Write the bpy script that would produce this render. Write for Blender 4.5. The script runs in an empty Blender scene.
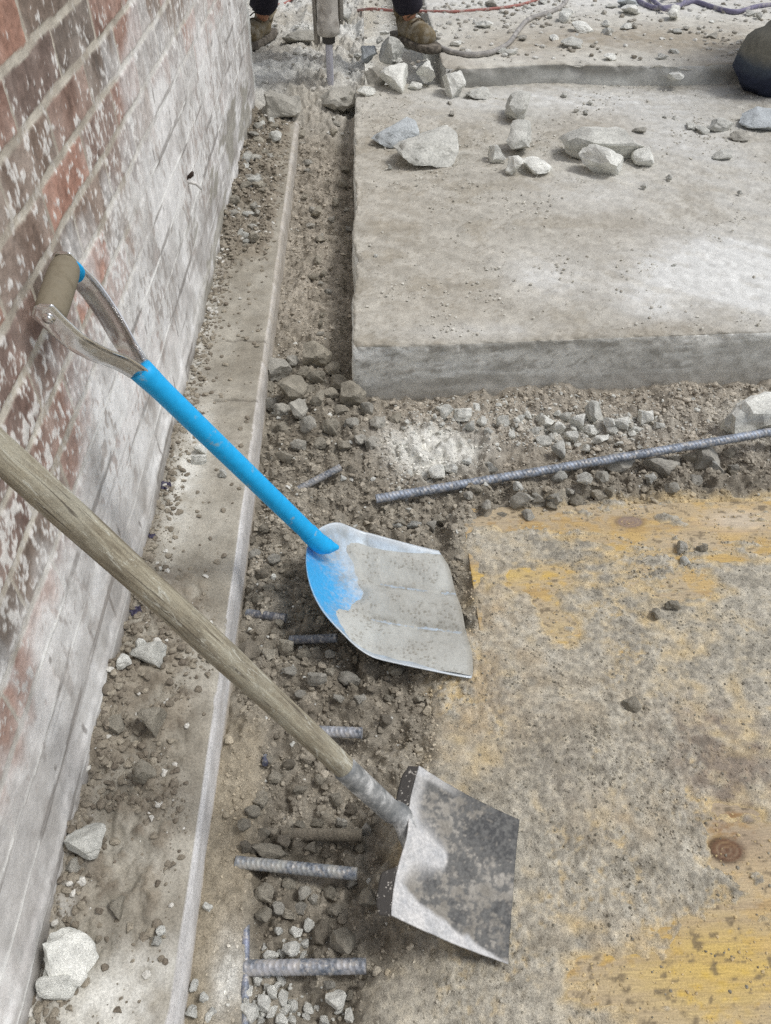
import bpy, bmesh, random
import numpy as np
from math import *
from mathutils import Vector, Matrix, Quaternion

random.seed(7)
RNG = np.random.default_rng(11)
scene = bpy.context.scene
COL = scene.collection

# ------------------------------------------------------------------ camera
F = 788.0
PITCH = atan(772 / 788)
YAW = radians(1.95)
CAMZ = 1.35
fwd = np.array([sin(YAW) * cos(PITCH), cos(YAW) * cos(PITCH), -sin(PITCH)])
rgt = np.array([cos(YAW), -sin(YAW), 0.0])
upv = np.cross(rgt, fwd)
C0 = np.array([0, 0, CAMZ])

def at(px, py, z):
    """world point of the horizontal level z seen at that place of the photo"""
    d = fwd + rgt * ((px - 385.5) / F) - upv * ((py - 512) / F)
    return C0 + d * ((z - CAMZ) / d[2])

def atX(px, py, X):
    d = fwd + rgt * ((px - 385.5) / F) - upv * ((py - 512) / F)
    return C0 + d * (X / d[0])

def ppm(p):
    return F / float((np.asarray(p) - C0) @ fwd)

cam = bpy.data.cameras.new('camera')
cam.sensor_fit = 'VERTICAL'
cam.sensor_height = 32.0
cam.lens = 32.0 * F / 1024.0
cam.clip_start = 0.02
cam.clip_end = 500
camo = bpy.data.objects.new('camera', cam)
COL.objects.link(camo)
M = Matrix(((rgt[0], upv[0], -fwd[0], 0), (rgt[1], upv[1], -fwd[1], 0), (rgt[2], upv[2], -fwd[2], CAMZ), (0, 0, 0, 1)))
camo.matrix_world = M
scene.camera = camo

# ------------------------------------------------------------------ noise
def _h(ix, iy, iz, seed):
    n = (ix.astype(np.int64) * 374761393 + iy.astype(np.int64) * 668265263 + iz.astype(np.int64) * 2147483647 + seed * 974634777) & 0xFFFFFFFF
    n = ((n ^ (n >> 13)) * 1274126177) & 0xFFFFFFFF
    n = ((n ^ (n >> 16)) * 2246822519) & 0xFFFFFFFF
    n = n ^ (n >> 15)
    return (n & 0xFFFFFF).astype(np.float64) / 0xFFFFFF

def vn2(x, y, seed=0):
    ix = np.floor(x); iy = np.floor(y); fx = x - ix; fy = y - iy
    fx = fx * fx * fx * (fx * (fx * 6 - 15) + 10); fy = fy * fy * fy * (fy * (fy * 6 - 15) + 10)
    z = np.zeros_like(ix)
    a = _h(ix, iy, z, seed); b = _h(ix + 1, iy, z, seed); c = _h(ix, iy + 1, z, seed); d = _h(ix + 1, iy + 1, z, seed)
    return (a + (b - a) * fx) * (1 - fy) + (c + (d - c) * fx) * fy

def fbm(x, y, seed=0, o=4, g=.5):
    """about -1..1"""
    x = np.asarray(x, float); y = np.asarray(y, float)
    s = np.zeros(np.broadcast(x, y).shape); a = 1.; t = 0.
    for k in range(o):
        s += a * (vn2(x * 2 ** k + 17.3 * k, y * 2 ** k - 9.1 * k, seed + k) * 2 - 1); t += a; a *= g
    return s / t * 1.6

def fbm3(p, sc, seed=0, o=3):
    return (fbm(p[:, 0] * sc + p[:, 2] * sc * .71, p[:, 1] * sc - p[:, 2] * sc * .53, seed, o) +
            fbm(p[:, 2] * sc + 31.7, p[:, 0] * sc * .6 + p[:, 1] * sc * .8, seed + 50, o)) * .6

def worley(x, y, seed=0):
    ix = np.floor(x); iy = np.floor(y); z = np.zeros_like(ix)
    d1 = np.full(x.shape, 9.); idv = np.zeros(x.shape)
    for a in (-1, 0, 1):
        for b in (-1, 0, 1):
            jx = ix + a; jy = iy + b
            px = jx + .1 + .8 * _h(jx, jy, z, seed); py = jy + .1 + .8 * _h(jx, jy, z + 3, seed)
            d = np.hypot(px - x, py - y); m = d < d1
            d1 = np.where(m, d, d1); idv = np.where(m, _h(jx, jy, z + 7, seed), idv)
    return d1, idv

def ss(a, b, x):
    t = np.clip((x - a) / (b - a), 0, 1)
    return t * t * (3 - 2 * t)

def srgb(r, g, b):
    f = lambda c: (c / 255 / 12.92) if c <= 10 else (((c / 255) + .055) / 1.055) ** 2.4
    return np.array([f(r), f(g), f(b)])

def mix(a, b, t):
    t = np.asarray(t)
    return np.asarray(a) * (1 - t[..., None]) + np.asarray(b) * t[..., None]

# ------------------------------------------------------------------ mesh helpers
def raw_mesh(name, V, faces, smooth=True, col=None):
    """V (n,3); faces: (m,3|4) int array"""
    me = bpy.data.meshes.new(name)
    V = np.asarray(V, np.float32); faces = np.asarray(faces, np.int32)
    k = faces.shape[1]
    me.vertices.add(len(V)); me.vertices.foreach_set('co', V.ravel())
    me.loops.add(faces.size); me.loops.foreach_set('vertex_index', faces.ravel())
    me.polygons.add(len(faces))
    me.polygons.foreach_set('loop_start', np.arange(0, faces.size, k, dtype=np.int32))
    me.polygons.foreach_set('loop_total', np.full(len(faces), k, np.int32))
    me.polygons.foreach_set('use_smooth', np.full(len(faces), smooth, bool))
    if col is not None:
        at_ = me.attributes.new('Col', 'FLOAT_COLOR', 'POINT')
        c4 = np.ones((len(V), 4), np.float32); c4[:, :3] = col
        at_.data.foreach_set('color', c4.ravel())
    me.update(); me.validate()
    return me

def grid_faces(n, m, close=False, flip=False):
    """n rows of m points; close joins the last column with the first"""
    i = np.arange(n - 1)[:, None]; j = np.arange(m if close else m - 1)[None, :]
    j2 = (j + 1) % m
    a = i * m + j; b = i * m + j2; c = (i + 1) * m + j2; d = (i + 1) * m + j
    f = np.stack([a, b, c, d], -1).reshape(-1, 4)
    return f[:, ::-1] if flip else f

class MB:
    """collects pieces for ONE mesh object"""
    def __init__(s): s.v = []; s.f = []; s.n = 0
    def add(s, V, Fc):
        s.v += [tuple(map(float, p)) for p in V]; s.f += [tuple(int(i) + s.n for i in q) for q in Fc]; s.n = len(s.v)
    def grid(s, V, n, m, close=False, caps=False):
        f = [tuple(q) for q in grid_faces(n, m, close)]
        if caps: f += [tuple(range(m))[::-1], tuple(range((n - 1) * m, n * m))]
        s.add(V, f)
    def tube(s, pts, r, seg=12, caps=True, rfun=None):
        s.grid(tube_pts(pts, r, seg, rfun), len(pts), seg, True, caps)
    def box(s, lo, hi, bev=0.004):
        bm = bmesh.new(); bmesh.ops.create_cube(bm, size=1)
        for v in bm.verts: v.co = Vector([lo[k] + (hi[k] - lo[k]) * (v.co[k] + .5) for k in range(3)])
        bmesh.ops.bevel(bm, geom=bm.edges[:], offset=bev, segments=2, affect='EDGES')
        bm.verts.index_update()
        s.add([v.co for v in bm.verts], [[v.index for v in f.verts] for f in bm.faces]); bm.free()
    def mesh(s, name, smooth=True):
        me = bpy.data.meshes.new(name); me.from_pydata(s.v, [], s.f)
        me.polygons.foreach_set('use_smooth', np.full(len(me.polygons), smooth, bool)); me.update()
        return me

def tube_pts(pts, r, seg=12, rfun=None):
    P = np.asarray(pts, float); n = len(P)
    R = np.full(n, r) if np.isscalar(r) else np.asarray(r, float)
    T = np.gradient(P, axis=0); T /= np.linalg.norm(T, axis=1)[:, None]
    a = np.array([0, 0, 1.]) if abs(T[0][2]) < .9 else np.array([1., 0, 0])
    N = np.cross(T[0], a); N /= np.linalg.norm(N)
    th = np.linspace(0, 2 * pi, seg, endpoint=False); out = []; L = 0.
    for i in range(n):
        if i:
            N = N - T[i] * (N @ T[i]); N /= np.linalg.norm(N); L += np.linalg.norm(P[i] - P[i - 1])
        B = np.cross(T[i], N)
        rr = R[i] * (rfun(L, th) if rfun else 1.0)
        out.append(P[i] + (np.cos(th) * rr)[:, None] * N + (np.sin(th) * rr)[:, None] * B)
    return np.concatenate(out)

def spline(pts, n=12):
    P = [np.asarray(p, float) for p in pts]; P = [2 * P[0] - P[1]] + P + [2 * P[-1] - P[-2]]; out = []
    for i in range(1, len(P) - 2):
        for t in np.linspace(0, 1, n, endpoint=False):
            a, b, c, d = P[i - 1:i + 3]
            out.append(.5 * (2 * b + (c - a) * t + (2 * a - 5 * b + 4 * c - d) * t * t + (3 * b - a - 3 * c + d) * t ** 3))
    out.append(P[-2]); return np.array(out)

def link(name, me, mat, parent=None, loc=None):
    o = bpy.data.objects.new(name, me); COL.objects.link(o)
    if mat is not None:
        me.materials.clear(); me.materials.append(mat)
    if parent is not None: o.parent = parent
    if loc is not None: o.location = tuple(map(float, loc))
    return o

def tag(o, label=None, cat=None, group=None, kind=None):
    if label: o['label'] = label
    if cat: o['category'] = cat
    if group: o['group'] = group
    if kind: o['kind'] = kind
    return o

def empty(name, loc, label, cat, group=None):
    o = bpy.data.objects.new(name, None); o.empty_display_size = .1
    COL.objects.link(o); o.location = tuple(map(float, loc)); return tag(o, label, cat, group)

def shift(mb_or_V, loc):
    if isinstance(mb_or_V, MB):
        mb_or_V.v = [(p[0] - loc[0], p[1] - loc[1], p[2] - loc[2]) for p in mb_or_V.v]; return mb_or_V
    return np.asarray(mb_or_V) - np.asarray(loc)

def axis_part(name, me, mat, parent, p0, d):
    """mesh built along local +Z, laid from world point p0 along d"""
    o = link(name, me, mat, parent)
    o.location = Vector(p0) - (parent.location if parent else Vector())
    o.rotation_mode = 'QUATERNION'
    o.rotation_quaternion = Vector((0, 0, 1)).rotation_difference(Vector(d).normalized())
    return o

# ------------------------------------------------------------------ materials
class Mat:
    def __init__(s, name, rough=.9, metal=0.):
        s.m = bpy.data.materials.new(name); s.m.use_nodes = True
        s.t = s.m.node_tree; s.b = s.t.nodes['Principled BSDF']
        s.b.inputs['Roughness'].default_value = rough; s.b.inputs['Metallic'].default_value = metal
        s.b.inputs['Specular IOR Level'].default_value = .3
        s.tc = s.t.nodes.new('ShaderNodeTexCoord')
    def n(s, ty, **kw):
        x = s.t.nodes.new(ty)
        for k, v in kw.items():
            if k in x.inputs: x.inputs[k].default_value = v
            else: setattr(x, k, v)
        return x
    def l(s, a, b): s.t.links.new(a, b)
    def noise(s, scale, detail=4., rough=.55, stretch=None, dist=0.):
        x = s.n('ShaderNodeTexNoise'); x.inputs['Scale'].default_value = scale; x.inputs['Detail'].default_value = detail
        x.inputs['Roughness'].default_value = rough; x.inputs['Distortion'].default_value = dist
        src = s.tc.outputs['Object']
        if stretch:
            mp = s.n('ShaderNodeMapping'); mp.inputs['Scale'].default_value = stretch
            s.l(src, mp.inputs['Vector']); src = mp.outputs['Vector']
        s.l(src, x.inputs['Vector']); return x.outputs['Fac']
    def ramp(s, src, stops):
        r = s.n('ShaderNodeValToRGB'); e = r.color_ramp.elements
        while len(e) < len(stops): e.new(.5)
        for k, (p, c) in enumerate(stops):
            e[k].position = p
            c = (c, c, c) if np.isscalar(c) else c
            e[k].color = (*[float(q) for q in c], 1)
        s.l(src, r.inputs['Fac']); return r.outputs['Color']
    def mixc(s, a, b, fac, mode='MIX'):
        x = s.n('ShaderNodeMix'); x.data_type = 'RGBA'; x.blend_type = mode; x.clamp_result = False
        for v, i in ((fac, 0), (a, 6), (b, 7)):
            if hasattr(v, 'is_linked') or isinstance(v, bpy.types.NodeSocket): s.l(v, x.inputs[i])
            else: x.inputs[i].default_value = v if i == 0 else (*[float(q) for q in v], 1)
        return x.outputs[2]
    def attr(s, nm='Col'):
        x = s.n('ShaderNodeAttribute'); x.attribute_name = nm; return x.outputs['Color']
    def objcol(s): return s.n('ShaderNodeObjectInfo').outputs['Color']
    def base(s, src):
        if isinstance(src, bpy.types.NodeSocket): s.l(src, s.b.inputs['Base Color'])
        else: s.b.inputs['Base Color'].default_value = (*[float(q) for q in src], 1)
    def bump(s, src, dist=.002, strength=.6):
        x = s.n('ShaderNodeBump'); x.inputs['Distance'].default_value = dist; x.inputs['Strength'].default_value = strength
        s.l(src, x.inputs['Height'])
        if s.b.inputs['Normal'].is_linked: s.l(s.b.inputs['Normal'].links[0].from_socket, x.inputs['Normal'])
        s.l(x.outputs['Normal'], s.b.inputs['Normal']); return s

def grainy(name, src=None, rough=.95, lo=.72, hi=1.22, sc=(55, 330), bd=(.004, .0016), val=1.31, sat=.80, tint=(.955, .985, .975), gr=1.):
    """dusty mineral surface: colour attribute (or src) times two noises, two bumps"""
    m = Mat(name, rough)
    c = m.attr() if src is None else (m.objcol() if src == 'obj' else src)
    g1 = m.ramp(m.noise(sc[0], 5), [(.3, lo), (.7, hi)])
    g2n = m.noise(sc[1], 4, .65)
    g2 = m.ramp(g2n, [(.32, .66), (.5, 1.), (.7, 1.25)])
    c = m.mixc(m.mixc(c, g1, 1., 'MULTIPLY'), g2, gr, 'MULTIPLY')
    g3 = m.ramp(m.noise(sc[1] * 2.6, 2, .5), [(.3, .72), (.5, 1.), (.7, 1.22)])
    c = m.mixc(c, g3, .6 * gr, 'MULTIPLY')
    hs = m.n('ShaderNodeHueSaturation', Saturation=sat, Value=val); m.l(c, hs.inputs['Color']); c = m.mixc(hs.outputs['Color'], tint, 1., 'MULTIPLY')
    m.base(c); m.bump(m.noise(sc[0] * 1.5, 6, .65), bd[0], .7); m.bump(g2n, bd[1], .8)
    return m.m

MAT_GROUND = grainy('rubble_dirt')
MAT_STONE_STUFF = grainy('gravel_grain', lo=.8, hi=1.15, sc=(90, 420))
MAT_CONC = grainy('site_concrete', lo=.84, hi=1.13, sc=(22, 240), bd=(.004, .0012), gr=.75)
MAT_CEM = grainy('wet_cement', lo=.93, hi=1.06, sc=(30, 300), bd=(.002, .0005), gr=.4)
MAT_WALL = grainy('brick_and_slurry', lo=.86, hi=1.14, sc=(30, 260), bd=(.003, .0007), val=1.3, sat=.84, gr=.4)
MAT_ROCK = grainy('broken_concrete', 'obj', lo=.74, hi=1.16, sc=(1.6, 16), bd=(.009, .0026), val=1.27, gr=.8)

def plain(name, c, rough=.8, metal=0., var=.25, sc=60, bd=.001, dust=None, dustp=(.5, .7), dsc=30):
    m = Mat(name, rough, metal)
    g = m.ramp(m.noise(sc, 5), [(.3, 1 - var), (.7, 1 + var)])
    cc = m.mixc(c, g, 1., 'MULTIPLY')
    if dust is not None:
        k = m.ramp(m.noise(dsc, 8, .65), [(dustp[0], 0.), (dustp[1], 1.)])
        cc = m.mixc(cc, dust, k)
        r = m.mixc((rough,) * 3, (.95,) * 3, k); m.l(r, m.b.inputs['Roughness'])
        if metal:
            q = m.mixc((metal,) * 3, (0,) * 3, k); m.l(q, m.b.inputs['Metallic'])
    m.base(cc); m.bump(m.noise(sc * 3, 4), bd, .5)
    return m.m

# ------------------------------------------------------------------ site levels
WX = -.525      # brick wall face
KX = -.302      # kerb edge
ZPLY = -.088    # plywood top
SL_A = at(353, 345, .09); SL_B = at(771, 331, .09)
SL_ANG = atan2(SL_B[1] - SL_A[1], SL_B[0] - SL_A[0])
SLX, SLY = SL_A[0], SL_A[1]
_bl = at(355, 113, .09); SLK = (_bl[0] - SLX) / (_bl[1] - SLY)
def slab_uv(x, y):
    t = tan(SL_ANG); v = ((y - SLY) - t * (x - SLX)) / (1 - t * SLK); return (x - SLX) - SLK * v, v
SLAB_D = 2.42; SLAB_W = 3.6; SLAB_T = .09
STEP_Y = at(600, 85, .09)[1] + .01; STEP_X = at(440, 80, .09)[0]; STEP_T = .185

def blobs(x, y, L, z=ZPLY):
    """sum of soft round patches given by place in the photo on level z"""
    s = np.zeros(np.broadcast(x, y).shape)
    for (px, py, rx, ry, w) in L:
        c = at(px, py, z); ex = at(px + rx, py, z) - c; ey = at(px, py + ry, z) - c
        s = s + w * np.exp(-(((x - c[0]) / abs(ex[0])) ** 2 + ((y - c[1]) / abs(ey[1])) ** 2))
    return s

EXPOSED = [(500, 575, 60, 14, 1.), (620, 520, 120, 18, .9), (740, 525, 90, 30, 1.3), (545, 602, 10, 14, 1.0), (562, 632, 16, 14, 1.0),
           (720, 960, 70, 50, 1.25), (765, 870, 40, 60, 1.), (690, 985, 60, 30, .8), (760, 1010, 60, 50, .9), (620, 1000, 80, 30, .25), (740, 850, 26, 34, 1.1),
           (555, 925, 45, 26, .3), (600, 975, 60, 26, .3), (690, 590, 30, 14, .5), (735, 740, 30, 20, .2), (630, 575, 80, 30, .3), (715, 830, 24, 40, .3)]
PLY_L = np.array([(-1., -.02), (.30, .0), (.6, .03), (.8, .09), (1.0, .17), (1.15, .2), (1.42, .235), (1.6, .26)])
PLY_Y1 = 1.43
TOPX = [.2, .26, .35, .6, 1.1, 2.]; TOPY = [1.36, 1.41, 1.445, 1.475, 1.515, 1.56]

def zones(x, y):
    wob = .035 * fbm(x * 9, y * 9, 5, 3)
    xl = np.interp(y, PLY_L[:, 0], PLY_L[:, 1])
    top = np.interp(x, TOPX, TOPY)
    P = ss(-.06, .07, x - xl + wob * 1.4) * ss(.05, -.03, y - top + wob * .8)
    pit = ss(-.235, -.205, x + wob * .25) * ss(.015, -.045, x + wob * .6) * ss(.93, .72, y + wob)
    return P, pit

def crust_t(x, y, n1, n2, n3):
    """thickness of the cement crust over the board"""
    d3, id3 = worley(x * 80 + n2 * .6, y * 80 + n1, 29)
    rough = ss(-.05, .5, fbm(x * 5.5, y * 5.5, 33, 4) + .5 * blobs(x, y, [(560, 760, 40, 80, .8), (690, 600, 60, 30, 1.), (480, 700, 30, 80, .8), (640, 880, 60, 60, .5)]))
    grit = np.clip(.46 - d3, 0, 1) * (id3 > .62) * rough
    tm = .0052 + .0022 * n1 + .0018 * n2 + (.0004 + .0016 * rough) * n3 + .0018 * rough * fbm(x * 140, y * 140, 35, 2) + .010 * grit
    ridge = fbm(x * 13 + y * 6, y * 17, 41, 4)
    tm = tm + .006 * np.clip(ridge - .12, 0, 1) * rough
    E = blobs(x, y, EXPOSED) * ss(.27, .37, x + .05 * n2)
    return tm - .0135 * np.clip(E, 0, 1.15) * (1 + .7 * fbm(x * 9, y * 40, 44, 5) + .65 * n2 + .4 * fbm(x * 40, y * 60, 45, 3))

def ground_h(x, y):
    x = np.asarray(x, float); y = np.asarray(y, float)
    P, pit = zones(x, y)
    n1 = fbm(x * 5, y * 5, 1, 3); n2 = fbm(x * 22, y * 22, 2, 3); n3 = fbm(x * 75, y * 75, 3, 3)
    d, idv = worley(x * 26 + n2 * .3, y * 26 + n2 * .3, 9); clod = np.clip(.55 - d, 0, 1) * (.3 + idv)
    d2, id2 = worley(x * 60, y * 60, 19); clod2 = np.clip(.5 - d2, 0, 1) * (.2 + id2)
    near = ss(2.5, 1.7, y)
    dirt = -.108 + .014 * n1 + (.008 + .008 * near) * n2 + .005 * n3 + near * (.028 * clod + .015 * clod2)
    # far run of the trench between kerb and slab is flatter and higher
    far = ss(1.95, 2.35, y)
    dirt += far * (.012 + .016 * ss(3.0, 4.2, y) + .006 * n2 + .02 * clod + .006 * fbm(x * 45, y * 45, 6, 3) - .02 * ss(SLX - .06, SLX - .01, x))
    # loose bank in the corner of the slab, and under its front
    dirt += .036 * np.exp(-(((x + .1) / .16) ** 2 + ((y - 1.86) / .2) ** 2))
    dirt += .010 * ss(1.5, 1.9, y) * ss(0., .3, x) * (1 - far) * (1 + .5 * n1)
    topl = np.interp(x, TOPX, TOPY); dirt += .036 * ss(.16, .26, x) * np.exp(-((y - topl - .05) / .06) ** 2) * (1 + .4 * n2)
    dirt += -.012 * ss(KX + .07, KX + .02, x) * ss(2.2, 1.9, y)
    dirt += -.012 * ss(1.7, 1.4, y) * ss(-.25, -.1, x) * (1 - pit)
    shelf = -.097 + .006 * n1 + .006 * n2 + .003 * n3
    dirt = dirt + (shelf - dirt) * ss(.95, .75, y) * ss(-.205, -.245, x)
    dirt = dirt - .026 * pit
    tm = crust_t(x, y, n1, n2, n3)
    crust = ZPLY + tm
    h = dirt + (crust - dirt) * P
    # rise to the upper level at the far end
    rise = ss(3.95, 4.55, y + .1 * n1)
    h = h + rise * (.16 + .10 * ss(-.05, .25, x) + .01 * n2 - .0) 
    # away from the site, sink under the paved parts
    return h

def surf(x, y):
    """top of whatever one could stand a stone on"""
    h = float(ground_h(np.array([x]), np.array([y]))[0])
    if WX < x < KX and y < 4.25: h = max(h, kerb_h(x, y))
    u, v = slab_uv(x, y)
    if 0 < u < SLAB_W and 0 < v < SLAB_D: h = max(h, SLAB_T)
    if x > STEP_X and y > STEP_Y: h = max(h, STEP_T)
    h = max(h, ZPLY) if x > .25 and y < PLY_Y1 else h
    return h

def kerb_h(x, y):
    t = 0.0
    n = float(fbm(np.array([x * 12]), np.array([y * 12]), 61, 3)[0])
    a = float(kerb_dirt(np.array([x]), np.array([y]))[0])
    return a

def kerb_dirt(x, y):
    n = fbm(x * 12, y * 12, 61, 4); n2 = fbm(x * 45, y * 45, 62, 3)
    cover = np.clip(ss(.55, .75, y) * ss(1.3, 1.0, y) + ss(.35, .5, y) * ss(1.2, .8, y) * .9 + ss(2.5, 2.9, y) * .8 + .18, 0, 1)
    w = ss(KX - .01, KX - .07, x)
    wl = ss(-.44, -.51, x)
    return .002 + w * cover * (.007 + .010 * n + .008 * n2 + .004 * np.abs(fbm(x * 90, y * 90, 63, 2))) + .018 * wl * (.6 + n) * np.clip(cover + .2, 0, 1) + .010 * ss(2.5, 2.9, y) * w * np.clip(n2 + .6 * n, 0, 1)

def drop(px, py, z0=-.09):
    z = z0
    for _ in range(8):
        p = at(px, py, z); z = .5 * z + .5 * surf(p[0], p[1])
    p = at(px, py, z); return np.array([p[0], p[1], surf(p[0], p[1])])

# ------------------------------------------------------------------ the ground sheet
def axis(parts):
    out = []
    for a, b, s in parts: out += list(np.arange(a, b, s))
    return np.array(out)
gx = np.concatenate([-np.geomspace(60, .66, 24), axis([(-.62, -.32, .02), (-.32, .75, .0034), (.75, 1.3, .005), (1.3, 2.6, .012)]), np.geomspace(2.62, 60, 26)])
gy = np.concatenate([-np.geomspace(40, .02, 20), axis([(0, .25, .01), (.25, 1.0, .0034), (1.0, 1.75, .0044), (1.75, 2.2, .006), (2.2, 4.8, .01), (4.8, 6.6, .014)]), np.geomspace(6.62, 80, 50)])
GX, GY = np.meshgrid(gx, gy)
X = GX.ravel(); Y = GY.ravel()
Z = ground_h(X, Y)
out = (np.abs(X) > 8) | (Y > 10)
Z = np.where(out, .16, Z)
# stays clear below the slab, the step and the kerb
U_, V_ = slab_uv(X, Y)
under = (U_ > .05) & (U_ < SLAB_W) & (V_ > .05)
Z = np.where(under, -.12, Z)
Z = np.where((X > STEP_X + .04) & (Y > STEP_Y + .06) & (Y < 8.9), np.minimum(Z, STEP_T - .03), Z)
Z = np.where((X < KX - .02) & (Y < 4.2), np.minimum(Z, -.15), Z)

def ground_col(X, Y):
    P, pit = zones(X, Y)
    n1 = fbm(X * 4, Y * 4, 71, 4); n2 = fbm(X * 30, Y * 30, 72, 4); n3 = fbm(X * 110, Y * 110, 73, 2)
    dk = srgb(112, 102, 88); md = srgb(147, 137, 122); sand = srgb(166, 154, 139); cem = srgb(177, 168, 152); wht = srgb(205, 201, 194); warm = srgb(160, 144, 118)
    c = mix(dk, md, np.clip(.45 + .35 * n1 + .35 * n2, 0, 1))
    c = mix(c, sand, ss(1.95, 2.5, Y) * np.clip(.45 + .4 * n2 + .3 * n3, 0, .8))
    c = mix(c, sand, .6 * ss(1.5, 1.8, Y) * ss(-.1, .15, X))
    c = mix(c, warm, .6 * ss(.95, .8, Y) * ss(-.2, -.24, X))
    W = blobs(X, Y, [(430, 442, 38, 16, 1.), (455, 450, 30, 16, .7), (228, 970, 14, 40, 1.1), (590, 425, 70, 12, .5), (420, 455, 30, 18, .6), (760, 420, 40, 20, .6)], -.09)
    c = mix(c, wht, np.clip(W * (1.15 + .5 * n2), 0, 1) * .92)
    n4 = fbm(X * 10 + Y * 4, Y * 26, 74, 4)
    k = mix(cem, srgb(140, 132, 118), np.clip(.32 + .22 * n1 + .25 * n2 + .35 * n4 + .35 * n3, 0, 1))
    k = mix(k, srgb(132, 110, 92), np.clip(blobs(X, Y, [(735, 770, 46, 60, .9), (690, 740, 40, 30, .4)]) * (.7 + n2), 0, .75))
    k = mix(k, srgb(178, 152, 112), np.clip(blobs(X, Y, [(480, 640, 50, 90, .6), (620, 820, 60, 30, .35), (460, 720, 40, 50, .3), (650, 960, 90, 50, .5), (600, 700, 60, 40, .2)]) * (.8 + n2), 0, .8))
    k = mix(k, srgb(118, 108, 96), np.clip(.55 * blobs(X, Y, [(560, 760, 30, 60, 1.), (690, 750, 60, 40, .7), (620, 650, 40, 40, .5), (500, 690, 20, 50, .7), (600, 560, 60, 30, .4), (400, 960, 40, 60, .6)]) + .2 * n3, 0, .7))
    tm = crust_t(X, Y, fbm(X * 5, Y * 5, 1, 3), fbm(X * 22, Y * 22, 2, 3), fbm(X * 75, Y * 75, 3, 3))
    k = mix(srgb(188, 160, 106), k, np.clip(ss(-.0015, .0056, tm + .0016 * n2 + .0012 * n4) + .12 * n3, 0, 1))
    c = mix(c, k, P)
    c = mix(c, mix(srgb(172, 164, 152), srgb(196, 192, 186), np.clip(.5 + n1, 0, 1)), ss(3.9, 4.6, Y))
    return c
gc = ground_col(X, Y)
g = link('ground', raw_mesh('ground', np.stack([X, Y, Z], 1), grid_faces(len(gy), len(gx)), True, gc), MAT_GROUND)
tag(g, kind='structure')

# ------------------------------------------------------------------ kerb strip
def build_kerb():
    # cross profile (x,z) swept along y: wall side -> edge -> down the face
    xs = np.concatenate([np.linspace(WX - .02, KX - .014, 60)])
    arc = [(KX - .012 + .012 * sin(a), -.012 + .012 * cos(a)) for a in np.linspace(.1, pi / 2, 5)]
    prof = [(x, 0) for x in xs] + arc + [(KX + .003, z) for z in np.linspace(-.02, -.2, 24)]
    prof = np.array(prof); ntop = len(xs) + 3
    ys = axis([(-.6, .2, .03), (.2, 2.2, .0045), (2.2, 4.3, .009)])
    n, m = len(ys), len(prof)
    PX = np.tile(prof[:, 0], n); PZ = np.tile(prof[:, 1], n); PY = np.repeat(ys, m)
    top = np.tile(np.arange(m) < ntop, n)
    j1 = at(240, 342, 0)[1]; j2 = at(240, 401, 0)[1]
    joint = np.zeros(len(PY))
    for j in (j1, j2, j1 + .9, j2 - .95, j2 - .48, j1 + 1.7):
        joint += np.exp(-((PY - j - .006 * fbm(PX * 20, PX * 0, 3, 2)) / .0035) ** 2) * (1 if j in (j1, j2) else .0)
    dz = kerb_dirt(PX, PY)
    PZ = PZ + np.where(top, dz - .010 * joint * (PX > -.43), 0)
    wear = fbm(PY * 5, PZ * 10, 64, 4); chip = np.clip(fbm(PY * 16, PZ * 6, 65, 3) - .25, 0, 1)
    edge = ss(KX - .03, KX, PX) * ss(-.06, 0, PZ)
    PX = PX + .0012 * wear * (PX > KX - .03) - .006 * np.clip(chip - .2, 0, 1) * edge
    PX = PX + ss(KX - .16, KX - .02, PX) * np.interp(PY, [.3, 1.2, 2.5, 4.1], [-.008, 0, .006, .012])
    n1 = fbm(PX * 9, PY * 9, 66, 4); n2 = fbm(PY * 40, PX * 40 + PZ * 40, 67, 3)
    conc = mix(srgb(160, 152, 139), srgb(134, 125, 111), np.clip(.5 + .7 * n1, 0, 1))
    dirt = mix(srgb(139, 127, 110), srgb(112, 100, 85), np.clip(.5 + .6 * n2, 0, 1))
    c = mix(conc, dirt, np.clip(ss(.004, .016, dz) * 1. + .25 * n2, 0, 1) * top)
    wt = blobs(PX, PY, [(110, 1010, 60, 40, 1.), (190, 465, 14, 70, .9), (205, 320, 8, 60, .7), (200, 250, 10, 60, .4), (70, 900, 14, 80, .3), (160, 960, 60, 30, .4)], 0) * top
    c = mix(c, srgb(202, 198, 191), np.clip(wt * .75 * (1 + .9 * n2), 0, .85))
    face = (~top) | (PX > KX - .004)
    c = mix(c, mix(srgb(207, 203, 204), srgb(170, 163, 159), np.clip(.30 + .7 * fbm(PY * 3, PZ * 22, 68, 4) * .6 + .07 * n2, 0, 1)), face * .95)
    c = mix(c, srgb(158, 146, 130), face * np.clip(ss(1.2, 2.2, PY) * (.7 + .15 * n2), 0, .85))
    c = mix(c, srgb(165, 150, 130), face * ss(-.08, -.11, PZ) * .8)
    c = mix(c, srgb(90, 82, 74), np.clip(joint, 0, 1) * top * (PX > -.43) * .8)
    V = np.stack([PX, PY, PZ], 1)
    o = link('kerb', raw_mesh('kerb', V, grid_faces(n, m, flip=True), True, c), MAT_CONC)
    tag(o, kind='structure')
build_kerb()

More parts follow.
